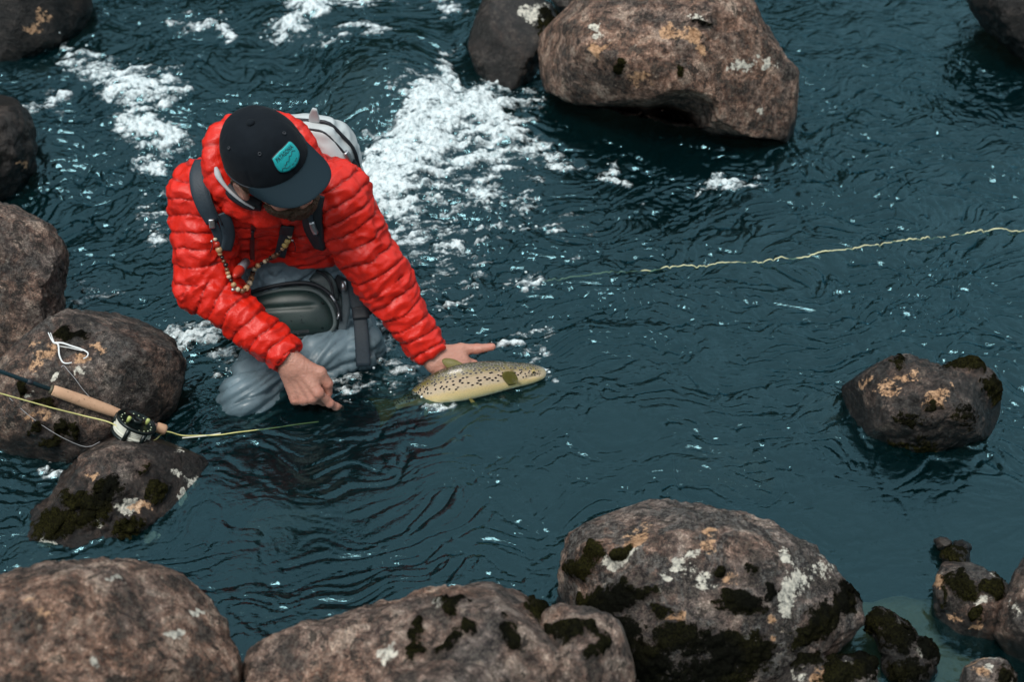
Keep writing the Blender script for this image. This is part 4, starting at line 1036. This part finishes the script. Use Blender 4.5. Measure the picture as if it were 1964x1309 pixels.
v, f = lathe([(-.012, .003), (-.010, .006), (0, .0075), (.010, .006), (.012, .003)], hipplane(659, 549, .02), hv_, 10)
link('swivel_clip', mesh_np('swivel_clip', v, f, M_GREYM), hip)
v, f = lathe([(-.006, .006), (-.004, .012), (.004, .012), (.006, .006)], hipplane(643, 650, .012), hu_, 12)
link('cord_lock', mesh_np('cord_lock', v, f, M_BLACK), hip)

# ---- bead lanyard
def sd_front(p): return np.minimum(np.minimum(sd_jacket(p), sd_waders(p)), sd_box(p, HC_ - hw * .01, (.11, .07, .035), .02, np.stack([hu_, hv_, hw])))
strap('chest_webbing', [(560, 398), (554, 425), (546, 455), (537, 490)], .026, .005, M_NAVY, sd_jacket, hip, .006)
strap('chest_webbing', [(425, 408), (434, 430), (438, 455), (432, 480)], .030, .005, M_NAVY, sd_jacket, hip, .009)
strap('chest_buckle', [(552, 432), (550, 440), (548, 448)], .030, .006, M_BLACK, sd_jacket, hip, .011, 8)
CR, TN, YL, BR_, DK, RD = ((.62, .52, .36), (.50, .30, .15), (.58, .40, .13), (.17, .075, .035), (.020, .014, .012), (.45, .03, .015))
BEADS = [(413,459,4.2,CR),(416,469,6.6,RD),(420,479,6.6,TN),(422,487,4.6,TN),(426,494,4,DK),(429,501,4.2,BR_),(433,508.5,5,DK),(435,517,4.6,BR_),(437,524,4.6,TN),(439,531,4.6,CR),(443,538,4.2,DK),(448,546.5,5.6,TN),(456,555.5,5.2,CR),(465,558.5,5.6,BR_),(473,553,6,TN),(478,544,6.6,CR),(482,534.5,6,TN),(484.5,525,5.2,BR_),(488,516,5.6,CR),(495,510,5.6,TN),(501.5,505.5,3.6,DK),(508,502,4.6,CR),(513.5,498.5,4.2,BR_),(519.5,495,5,DK),(526.5,491,5.6,BR_),(533,487,4.6,BR_),(537.5,482,4,DK),(542,477,4.6,TN),(547,470,6.6,YL),(552,462,6,YL),(556,453,4.6,CR)]
lan = thing('lanyard', march(456, 556, sd_front)[0], 'lanyard of red, cream and brown wooden beads hanging on the angler\'s chest', 'lanyard')
BMAT = {}
def bead_mat(c):
    if c not in BMAT:
        t = NT('wooden_bead'); g = t.n('TexCoord').outputs['Object']; f = t.n('TexWave', {'Vector': g, 'Scale': 160.0, 'Distortion': 3.0, 'Detail': 2.0}).outputs['Fac']
        col = t.mix(f, tuple(x * .55 for x in c) + (1,), tuple(min(1, x * 1.15) for x in c) + (1,))
        BMAT[c] = t.out(t.n('BsdfPrincipled', {'Base Color': col, 'Roughness': .35, 'Coat Weight': .2}).outputs[0])
    return BMAT[c]
BP = np.array([march(b_[0], b_[1], sd_front, .010)[0] for b_ in BEADS])
for _ in range(3):
    BP[1:-1] = .5 * BP[1:-1] + .25 * (BP[:-2] + BP[2:]) if _ == 0 else BP[1:-1]
d_ = (BP - CAM) @ FWD; BP = np.array([CAM + rayd(b_[0], b_[1]) * (d_[i] / (rayd(b_[0], b_[1]) @ FWD)) for i, b_ in enumerate(BEADS)])
TB = nrm(np.gradient(BP, axis=0))
for i, (px, py, r, c) in enumerate(BEADS):
    r_ = r / 850 ; L_ = r_ * (.85 if r < 6.2 else 1.0)
    pr = [(-L_, r_ * .35), (-L_ * .75, r_ * .78), (-L_ * .3, r_ * .98), (0, r_), (L_ * .3, r_ * .98), (L_ * .75, r_ * .78), (L_, r_ * .35)]
    if i in (14, 16, 17, 24, 29): pr = [(-L_, r_ * .6), (-L_ * .8, r_), (-L_ * .45, r_), (-L_ * .36, r_ * .75), (-L_ * .27, r_), (L_ * .27, r_), (L_ * .36, r_ * .75), (L_ * .45, r_), (L_ * .8, r_), (L_, r_ * .6)]
    v, f = lathe(pr, BP[i], TB[i], 14); link('bead', mesh_np('bead', v, f, bead_mat(c)), lan)
cp = np.vstack([march(411, 448, sd_front, .006)[0], BP, march(560, 444, sd_front, .006)[0]])
link('cord', mesh_np('cord', *tube(catmull(cp, 120), .0016, 6), M_BLACK), lan)
a_, b_ = march(470, 505, sd_front, .012)[0], march(455, 524, sd_front, .016)[0]; ax_ = nrm(b_ - a_); L_ = np.linalg.norm(b_ - a_)
v, f = lathe([(-.008, .010), (L_ * .55, .011), (L_ * .6, .010)], a_, ax_, 16)
tb = link('tube_holder', mesh_np('tube_holder', v, f, plain('grey_plastic', RGB(.20, .20, .23), .4)), lan)
v, f = lathe([(L_ * .6, .0100), (L_ * .68, .0125), (L_ * .95, .0120), (L_ * 1.15, .008), (L_ * 1.3, .006), (L_ * 1.36, .003)], a_, ax_, 16)
link('red_cap', mesh_np('red_cap', v, f, plain('red_plastic', RGB(.50, .03, .018), .35)), tb)
for (x0, y0, x1, y1) in ((406, 463, 403, 484), (561, 461, 566, 482)):
    p0 = march(x0, y0, sd_front, .012)[0]; p1 = march(x1, y1, sd_front, .010)[0]
    v, f = lathe([(-.003, .001), (-.002, .003), (.002, .003), (.003, .001)], p0, ax_, 8); cl = link('swivel', mesh_np('swivel', v, f, M_GREYM), lan)
    link('dangling_cord', mesh_np('dangling_cord', *tube(catmull([p0, (p0 + p1) / 2 + [.003, 0, 0], p1], 8), .0011, 5), M_BLACK), cl)
v, f = lathe([(-.004, .0015), (-.003, .0045), (.003, .0045), (.004, .0015)], march(447, 556, sd_front, .012)[0], [.3, 0, 1], 8)
link('swivel', mesh_np('swivel', v, f, M_GREYM), lan)

# ================================================================== the trout
fish = thing('brown_trout', atz(925, 735, .0), 'spotted brown trout with yellow belly held at the water surface by the angler\'s hand', 'fish')
FS = [  # px, py, z, half height (px), half thickness share
 (1046,717,.012,4,.9),(1041,717,.014,10.5,.75),(1028,717,.017,16,.68),(1008,718,.021,21,.64),(985,720,.026,24,.60),(955,723,.030,29,.58),(920,728,.033,33,.56),(885,734,.031,34.5,.56),(855,741,.024,32,.54),(832,749,.012,27,.52),(812,757,-.008,21,.50),(792,765,-.030,15,.46),(772,772,-.050,11,.40),(758,777,-.062,11,.25)]
C_ = catmull(np.array([atz(a, b, z + .004) for a, b, z, _, _ in FS]), 90); HH = catmull(np.array([[h_ / 770., s_] for _, _, _, h_, s_ in FS]), 90)
T_ = nrm(np.gradient(C_, axis=0)); Dv = nrm(UPV + np.array([0, -.28, .10])); nsec = 40; V = []; U = []; Vv = []; frames = []
for i in range(90):
    d = nrm(Dv - T_[i] * (Dv @ T_[i])); s = np.cross(T_[i], d); s = s if s @ (CAM - C_[i]) > 0 else -s
    frames.append((d, s))
    for j in range(nsec):
        a = 2 * math.pi * j / nsec; ca, sa = math.cos(a), math.sin(a)
        V.append(C_[i] + d * HH[i, 0] * np.sign(ca) * abs(ca) ** .95 + s * HH[i, 0] * HH[i, 1] * np.sign(sa) * abs(sa) ** .85); U.append(i / 89); Vv.append(ca)
V = np.array(V); U = np.array(U); Vv = np.array(Vv)
F = [(i * nsec + j, i * nsec + (j + 1) % nsec, (i + 1) * nsec + (j + 1) % nsec, (i + 1) * nsec + j) for i in range(89) for j in range(nsec)]
F.append(tuple(range(nsec))[::-1]); F.append(tuple(89 * nsec + j for j in range(nsec)))
# gill cover and jaw relief
PQ = proj(V); fx, fy = PQ[:, 0], PQ[:, 1]
cen = V - np.repeat(C_, nsec, 0); nn = nrm(cen)
gill = np.exp(-((np.hypot((fx - 1002) / 19, (fy - 718) / 21) - 1) / .10) ** 2) * (fx < 1000)
jaw = np.exp(-((fy - (724 - (fx - 1012) * .28)) / 1.4) ** 2) * (fx > 1008) * (fx < 1038)
mark = np.clip(gill + jaw, 0, 1)
V = V + nn * (-.0028 * gill - .0026 * jaw)[:, None]
t = NT('trout_skin'); u = t.att('u'); v_ = t.att('v'); g = t.n('TexCoord').outputs['Object']
vec = t.n('CombineXYZ', {0: t.math('MULTIPLY', u, .36), 1: t.math('MULTIPLY', t.att('arc'), 1.0), 2: 0.0}).outputs[0]
f1 = t.noise(vec, 60, 4, .6); f2 = t.noise(vec, 300, 3, .6)
hv = t.math('ADD', v_, t.math('MULTIPLY', t.math('SUBTRACT', f1, .5), .35))
base = t.ramp(t.math('MULTIPLY', t.math('ADD', hv, 1), .5), [(.0, RGB(.90, .80, .58)), (.16, RGB(.92, .72, .34)), (.34, RGB(.90, .66, .32)), (.46, RGB(.80, .62, .42)), (.68, RGB(.62, .47, .32)), (.80, RGB(.24, .18, .05)), (.97, RGB(.045, .045, .014))])
head = t.math('MULTIPLY', t.math('SUBTRACT', .17, u), 14, True)
base = t.mix(t.math('MULTIPLY', head, .6), base, t.mix(f1, RGB(.30, .30, .26), RGB(.66, .55, .33)))
vo = t.n('TexVoronoi', {'Vector': vec, 'Scale': 118.0, 'Randomness': .85}, feature='F1', voronoi_dimensions='2D'); dist = t.math('ADD', vo.outputs[0], t.math('MULTIPLY', t.math('SUBTRACT', f2, .5), .18))
keep = t.math('MULTIPLY', t.math('ADD', t.math('ADD', v_, .16), t.math('MULTIPLY', t.math('SUBTRACT', t.noise(vec, 40, 2), .5), .7)), 9, True)
keep = t.math('MULTIPLY', keep, t.math('MULTIPLY', t.math('SUBTRACT', u, .10), 20, True))
halo = t.math('MULTIPLY', t.ramp(dist, [(.30, 1.0), (.44, 0.0)]), keep); spot = t.math('MULTIPLY', t.ramp(dist, [(.20, 1.0), (.29, 0.0)]), keep)
c = t.mix(t.math('MULTIPLY', halo, .35), base, RGB(.60, .50, .42)); c = t.mix(spot, c, RGB(.012, .008, .010))
c = t.mix(t.math('MULTIPLY', t.att('mark'), .75), c, RGB(.06, .05, .03))
sc_ = t.n('TexVoronoi', {'Vector': vec, 'Scale': 420.0}, voronoi_dimensions='2D').outputs[0]
c = t.mix(t.math('MULTIPLY', sc_, .25), c, RGB(.05, .04, .03))
p = t.n('BsdfPrincipled', {'Base Color': c, 'Roughness': .26, 'Specular IOR Level': .6, 'Coat Weight': .5, 'Coat Roughness': .12, 'Normal': t.n('Bump', {'Strength': .25, 'Distance': .0015, 'Height': sc_}).outputs[0]})
me = mesh_np('fish_body', V, F, t.out(p.outputs[0])); attr(me, 'u', U); attr(me, 'v', Vv)
arc = np.repeat(HH[:, 0], nsec) * np.tile(np.where(np.arange(nsec) <= nsec / 2, 1, -1) * np.arccos(np.clip(np.cos(2 * math.pi * np.arange(nsec) / nsec), -1, 1)), 90)
attr(me, 'mark', mark); attr(me, 'arc', arc); fbody = link('fish_body', me, fish)
t = NT('trout_fin'); g = t.n('TexCoord').outputs['Object']; ry = t.att('ray')
w_ = t.n('TexWave', {'Vector': t.n('CombineXYZ', {0: ry}).outputs[0], 'Scale': 4.0, 'Distortion': .5}).outputs['Fac']
p = t.n('BsdfPrincipled', {'Base Color': t.mix(w_, RGB(.085, .075, .012), RGB(.19, .165, .035)), 'Roughness': .35, 'Normal': t.n('Bump', {'Strength': .5, 'Distance': .001, 'Height': w_}).outputs[0]})
M_FIN = t.out(p.outputs[0])
def fin(name, root, tip_dir, side_dir, normal, length, w0, w1, n=14, m=9, curve=.15, rnd=.5):
    """rays fan out from the root; a thin two-sided blade with thickness"""
    V = []; R_ = []; F = []
    for sgn in (1, -1):
        for i in range(n):
            b = i / (n - 1) * 2 - 1; ln = length * (1 - rnd * abs(b) ** 2.4)
            for j in range(m):
                s = j / (m - 1); w = w0 + (w1 - w0) * s ** .8
                q = root + tip_dir * ln * s + side_dir * b * w * .5 + normal * (curve * length * s * s + sgn * .0011 * (1 - .7 * s)) + normal * .0005 * math.sin(b * 22)
                V.append(q); R_.append(b * 4)
    k = n * m
    for i in range(n - 1):
        for j in range(m - 1):
            q = (i * m + j, (i + 1) * m + j, (i + 1) * m + j + 1, i * m + j + 1); F += [q, tuple(k + x_ for x_ in q[::-1])]
        for j in (0, m - 1): F.append((i * m + j, (i + 1) * m + j, k + (i + 1) * m + j, k + i * m + j))
    for i in (0, n - 1):
        for j in range(m - 1): F.append((i * m + j, i * m + j + 1, k + i * m + j + 1, k + i * m + j))
    me = mesh_np(name, np.array(V), F, M_FIN); attr(me, 'ray', R_); return link(name, me, fish)
def fpt(i, h_, s_): d, s = frames[i]; return C_[i] + d * HH[i, 0] * h_ + s * HH[i, 0] * HH[i, 1] * s_
i0 = int(np.argmin(np.abs(proj(C_)[:, 0] - 985))); d, s = frames[i0]
fin('pectoral_fin', fpt(i0, -.30, .93) + s * .003, nrm(-RGT * .86 + d * .50 + s * .30), nrm(d * .9 + RGT * .3), s, .044, .012, .036, curve=.03, rnd=.62)
i1 = int(np.argmin(np.abs(proj(C_)[:, 0] - 893))); d, s = frames[i1]
fin('pelvic_fin', fpt(i1, -.80, .50), nrm(-d * .8 + RGT * .55 + s * .3), nrm(RGT), s, .034, .006, .012, curve=.1)
i2 = int(np.argmin(np.abs(proj(C_)[:, 0] - 880))); d, s = frames[i2]
fin('dorsal_fin', fpt(i2, .97, 0), nrm(d * .5 - RGT * .75 - s * .4), nrm(-T_[i2]), s, .030, .040, .034, curve=-.1)
fin('tail_fin', C_[-2], T_[-1], frames[-1][0], frames[-1][1], .055, .020, .085, curve=.1, rnd=-.25)
i3 = int(np.argmin(np.abs(proj(C_)[:, 0] - 815))); d, s = frames[i3]
fin('anal_fin', fpt(i3, -.9, .1), nrm(-d * .8 - RGT * .5), nrm(T_[i3]), s, .030, .024, .018)
i4 = int(np.argmin(np.abs(proj(C_)[:, 0] - 1019))); S_, F_ = ico(3)
p_ = fpt(i4, .38, .80)
ey = link('eye', mesh_np('eye', p_ + S_ * .0052, F_, plain('fish_eye_gold', RGB(.35, .26, .08), .15)), fbody)
link('pupil', mesh_np('pupil', p_ + frames[i4][1] * .0030 + S_ * .0031, F_, plain('fish_pupil', RGB(.004, .004, .004), .05)), fbody)

# ================================================================== rod, reel, lines and the wire tool
from mathutils.bvhtree import BVHTree
TREES = []
for o in list(bpy.data.objects):
    if o.name.startswith('boulder'):
        n_ = len(o.data.vertices); co = np.empty(n_ * 3, np.float32); o.data.vertices.foreach_get('co', co)
        lo = co.reshape(-1, 3).min(0); hi = co.reshape(-1, 3).max(0)
        if hi[0] > -1.5 and lo[0] < -.5 and lo[1] < .6 and hi[1] > -.9:
            TREES.append(BVHTree.FromPolygons([tuple(c_) for c_ in co.reshape(-1, 3)], [tuple(p_.vertices) for p_ in o.data.polygons]))
def hit(px, py, water=True):
    d = rayd(px, py); best = None
    for tr_ in TREES:
        h_ = tr_.ray_cast(Vector(CAM), Vector(d))
        if h_[0] is not None and (best is None or h_[3] < best[2]): best = (np.array(h_[0]), np.array(h_[1]), h_[3])
    if water:
        w = atz(px, py, 0.)
        for _ in range(3): w = atz(px, py, float(wheight(w[:1], w[1:2])[0]))
        dw = np.linalg.norm(w - CAM)
        if best is None or dw < best[2]: best = (w, Z3, dw)
    return best
rod = thing('fly_rod', hit(200, 790)[0], 'teal fly rod with cork grip and black reel lying across the low brown boulder', 'fishing rod')
tA = hit(100, 748)[2]; tB = hit(262, 790)[2]; tC = hit(318, 828)[2]
best = None
for extra in np.arange(.0, .20, .004):     # lift the rod until grip and butt clear the stone
    A_ = CAM + rayd(99, 748) * (tA - .020 - extra * .5); B_ = CAM + rayd(318, 826) * (tB + .01 - extra)
    ok = True
    for k in np.linspace(0, 1, 12):
        p_ = A_ + (B_ - A_) * k; q_ = proj(p_); dd_ = hit(q_[0], q_[1])[2]
        if dd_ - np.linalg.norm(p_ - CAM) < .014: ok = False
    if ok: break
RD_ = nrm(B_ - A_); LR_ = np.linalg.norm(B_ - A_)
t = NT('cork'); g = t.n('TexCoord').outputs['Object']; f = t.noise(g, 60, 5, .7); pits = t.ramp(t.noise(g, 150, 3, .7), [(.62, 0.0), (.70, 1.0)])
c = t.mix(f, RGB(.40, .22, .13), RGB(.62, .40, .26)); c = t.mix(t.math('MULTIPLY', pits, .8), c, RGB(.10, .05, .03))
M_CORK = t.out(t.n('BsdfPrincipled', {'Base Color': c, 'Roughness': .75, 'Normal': t.n('Bump', {'Strength': .4, 'Distance': .001, 'Height': f}).outputs[0]}).outputs[0])
M_BLANK = plain('teal_blank', RGB(.020, .055, .070), .25, scale=30)
v, f = lathe([(-.62, .0032), (-.30, .0042), (-.001, .0052)], A_, RD_, 12); bl = link('rod_blank', mesh_np('rod_blank', v, f, M_BLANK), rod)
for s in (-.048, -.20): v, f = lathe([(s - .006, .0050), (s - .005, .0062), (s + .005, .0064), (s + .006, .005)], A_, RD_, 12); link('thread_wrap', mesh_np('thread_wrap', v, f, M_BLACK), bl)
v, f = lathe([(-.004, .0085), (-.002, .0098), (.002, .0098)], A_, RD_, 20); link('winding_check', mesh_np('winding_check', v, f, plain('olive_check', RGB(.09, .08, .05), .4)), rod)
GL = LR_ * .66
v, f = lathe([(.002, .010), (.004, .0118), (.03, .0126), (GL * .45, .0136), (GL * .75, .0122), (GL * .92, .0098), (GL, .0088)], A_, RD_, 24); link('cork_grip', mesh_np('cork_grip', v, f, M_CORK), rod)
M_SEAT = plain('silver_seat', RGB(.50, .49, .56), .25, metal=.85, scale=120)
v, f = lathe([(GL, .0085), (LR_ - .022, .0085)], A_, RD_, 20); link('reel_seat', mesh_np('reel_seat', v, f, M_SEAT), rod)
for s in (LR_ - .046, LR_ - .036): v, f = lathe([(s - .004, .009), (s - .003, .0112), (s + .003, .0112), (s + .004, .009)], A_, RD_, 20); link('locking_ring', mesh_np('locking_ring', v, f, M_SEAT), rod)
v, f = lathe([(LR_ - .023, .009), (LR_ - .021, .0118), (LR_ - .004, .0125), (LR_, .0105), (LR_ + .001, .004)], A_, RD_, 20); link('butt_cap', mesh_np('butt_cap', v, f, M_CORK), rod)
# reel: its face looks up and a little away, the rod passes behind it
pm = A_ + RD_ * LR_ * .70
RN = nrm(np.array([-.05, .22, 1.0])); RN = nrm(RN - RD_ * (RN @ RD_)); RO = np.cross(RD_, RN); RO = RO if RO[1] < 0 else -RO
RC = pm + RO * .050 + RN * .004
M_REEL = plain('black_anodised', RGB(.006, .012, .012), .28, metal=.3, scale=40, bump=.05)
reel = link('reel', None, rod); reel.location = rod.matrix_basis.inverted() @ Vector(RC)
def part(name, prof, mat, o=RC, d=RN, seg=40, par=None): v, f = lathe(prof, o, d, seg); return link(name, mesh_np(name, v, f, mat), par or reel)
part('reel_frame', [(-.020, .020), (-.022, .040), (-.021, .044), (-.016, .045), (-.015, .042), (-.0149, .018)], M_REEL)
part('spool_core', [(-.0155, .016), (.013, .016)], M_REEL)
part('spool_rim', [(.012, .018), (.012, .0445), (.014, .0462), (.018, .0462), (.0195, .0445), (.0195, .041), (.0155, .039), (.0150, .012)], M_REEL)
part('reel_hub', [(.014, .013), (.022, .0135), (.0245, .012), (.0245, .009), (.022, .0085), (.021, .002)], M_REEL)
M_LINEW = plain('cream_backing', RGB(.60, .60, .52), .6, scale=80)
for k in range(5):
    r_ = .0385 + .0018 * math.sin(k * 2.1)
    ring = [RC + RN * (-.012 + .0052 * k) + r_ * (math.cos(a) * RD_ + math.sin(a) * RO) for a in np.linspace(0, 2 * math.pi, 49)]
    link('line_coil', mesh_np('line_coil', *tube(ring, .0032, 8, False), M_LINEW), reel)
M_HOLE = plain('pale_port', RGB(.50, .58, .40), .5)
for k in range(18):
    a = k * 2 * math.pi / 18
    if k in (5, 6, 12): continue
    o_ = RC + .0345 * (math.cos(a) * RD_ + math.sin(a) * RO); part('spool_port', [(.0150, .0016), (.0164, .0016), (.0167, .0008)], M_HOLE, o_, RN, 8)
for a in (2.6, -.3 + math.pi * 2): o_ = RC + .024 * (math.cos(a) * RD_ + math.sin(a) * RO); part('knob', [(.015, .0035), (.024, .0045), (.029, .004), (.030, .002)], plain('yellow_knob', RGB(.42, .48, .16), .4), o_, RN, 14)
fr_ = [(RC + .0435 * (math.cos(a) * RD_ + math.sin(a) * RO)) for a in (rad(62), rad(112), rad(200), rad(330))]
for q_ in fr_: part('frame_pillar', [(-.018, .005), (.013, .005)], M_REEL, q_, RN, 10)
v, f = merge([tube(np.array([pm + RD_ * -.03 + RO * .009, pm + RO * .013, pm + RD_ * .03 + RO * .009]), .004, 8), tube(np.array([pm + RO * .010, pm + RO * .028]), .005, 8)])
link('reel_foot', mesh_np('reel_foot', v, f, M_REEL), reel)
# fly line from the rod through the reel into the river
M_FLY = plain('yellow_fly_line', RGB(.60, .56, .22), .45, scale=40, bump=.05)
e0 = np.linalg.norm(A_ - CAM)
Pl = [CAM + rayd(x_, y_) * (np.linalg.norm(A_ + RD_ * ((x_ - 99) / 219. * LR_) - CAM) - .012) for x_, y_ in [(-40, 744), (0, 755), (50, 769), (100, 783), (160, 798)]] + [RC - RN * .004 - RD_ * .046 + RO * .006]
Pl = Pl + [RC - RN * .01 + RO * .03, RC - RN * .008 + RD_ * .048 + RO * .012] + [hit(*q)[0] + Z3 * (.0035 if q[0] < 470 else .001 - (q[0] - 470) * .00012) for q in [(318, 831), (350, 838), (385, 838), (420, 837), (455, 832), (490, 825), (530, 817), (570, 808), (610, 800)]]
link('fly_line', mesh_np('fly_line', *tube(catmull(Pl, 160), .0015, 6), M_FLY), None, 'thin yellow fly line running past the reel into the water by the angler\'s knee', 'line')
Pl = [hit(*q)[0] + Z3 * .0035 for q in [(350, 843), (372, 841), (400, 838), (424, 834)]]
link('leader_loop', mesh_np('leader_loop', *tube(catmull(Pl, 30), .0016, 6), M_LINEW), None, 'short white leader end knotted beside the yellow line below the reel', 'line')
# the floating line on the right
xs = np.linspace(1040, 2010, 420); ys = np.interp(xs, [1040, 1120, 1180, 1270, 1400, 1500, 1600, 1700, 1800, 1880, 1900, 1964, 2010], [534, 527, 521, 513, 503, 494, 481, 467, 450, 437, 434, 438, 442])
P = np.array([atz(a, b, 0) for a, b in zip(xs, ys)])
P[:, 1] += 0.004 * n2(P[:, 0] * 9, P[:, 1] * 0 + 2) + .0022 * n2(P[:, 0] * 45, P[:, 1] * 0 + 5) + .003 * n2(P[:, 0] * 110, P[:, 1] * 0 + 5)
P[:, 2] = wheight(P[:, 0], P[:, 1]) - .0006 + .0034 * n2(P[:, 0] * 33, P[:, 1] * 0 + 8) + .003 * n2(P[:, 0] * 9, P[:, 1] * 0 + 3) - .006 * sstep(1300, 1080, xs)
link('floating_line', mesh_np('floating_line', *tube(P, .0018, 6), plain('wet_yellow_line', RGB(.62, .60, .36), .4, scale=50, var=.5)), None, 'pale yellow fly line floating across the river on the right', 'line')
# nylon leader over the stone
Pl = [hit(*q)[0] + hit(*q)[1] * .003 for q in [(20, 765), (60, 800), (110, 832), (150, 853), (172, 856), (190, 846)]]
link('nylon_leader', mesh_np('nylon_leader', *tube(catmull(Pl, 40), .0006, 5), M_LGREY), None, 'hair-thin clear leader lying over the lower side of the rod\'s boulder', 'line')
Pl = [hit(*q)[0] + hit(*q)[1] * .003 for q in [(118, 706), (123, 703), (132, 712), (145, 728), (158, 746), (172, 762)]]
link('nylon_leader', mesh_np('nylon_leader', *tube(catmull(Pl, 40), .0006, 5), M_LGREY), None, 'hair-thin clear leader running from the forked wire tool to the cork grip', 'line')
# forked wire tool
tool = thing('forked_tool', hit(112, 660)[0], 'thin white forked metal tool with two curved arms lying on the rod\'s boulder', 'tool')
M_WIRE = plain('white_metal', RGB(.72, .74, .74), .3, scale=50)
def hp_(q, lift=.008): h_ = hit(*q); return h_[0] + h_[1] * lift
j_ = hp_((109, 656), .012)
for nm, pts, r0, r1 in (('jaw', [(96, 642), (103, 650)], .0012, .0022), ('jaw', [(103, 641), (106, 650)], .0010, .0022), ('arm', [(114, 665), (116, 685), (122, 698), (130, 701), (140, 699)], .0024, .0014), ('arm', [(122, 662), (140, 668), (158, 674), (169, 681), (168, 688), (161, 691)], .0024, .0014)):
    P = [j_] + [hp_(q) for q in pts]
    if nm == 'jaw': P = P[::-1]; P = [P[-1]] + [P[0]] if len(P) < 3 else [P[-1], P[0], P[1]][::1]
    P = catmull(np.array(P if nm == 'arm' else [j_, hp_(pts[1]), hp_(pts[0])]), 24)
    link(nm, mesh_np(nm, *tube(P, np.linspace(r0 if nm == 'arm' else r1, r1 if nm == 'arm' else r0, 24), 8), M_WIRE), tool)
link('cross_bar', mesh_np('cross_bar', *tube(catmull(np.array([hp_((117, 668)), hp_((135, 671)), hp_((160, 677))]), 12), .0010, 6), M_WIRE), tool)
# ================================================================== bubbles and spray on the white water
rs = np.random.RandomState(5); S_, F_ = ico(1); Vs = []; Fs = []; n = 0
px = rs.uniform(0, 1400, 60000); py = rs.uniform(0, 800, 60000)
P = np.array([atz(a, b, .0) for a, b in zip(px, py)]); fo, fmm = foam_at(P[:, 0], P[:, 1])
pr = rs.rand(len(P)) < np.clip(fmm * .12, 0, .08) * (fmm > .18); P = P[pr]; fmm = fmm[pr]
hz = wheight(P[:, 0], P[:, 1])
for p_, m_, z_ in zip(P, fmm, hz):
    r_ = .0012 + .0032 * rs.rand() ** 4
    up = .012 * m_ + (rs.rand() ** 6) * .07 * (m_ > .5)
    Vs.append(S_ * r_ * [1, 1, .75] + [p_[0], p_[1], z_ + up + .001]); Fs.append(F_ + n); n += len(S_)
t = NT('bubble'); M_BUB = t.out(t.n('BsdfPrincipled', {'Base Color': RGB(.70, .80, .82), 'Roughness': .15, 'Specular IOR Level': .8}).outputs[0])
link('water_droplets', mesh_np('water_droplets', np.concatenate(Vs), np.concatenate(Fs), M_BUB), label='white bubbles and flying droplets over the broken water', cat='droplets', kind='stuff')
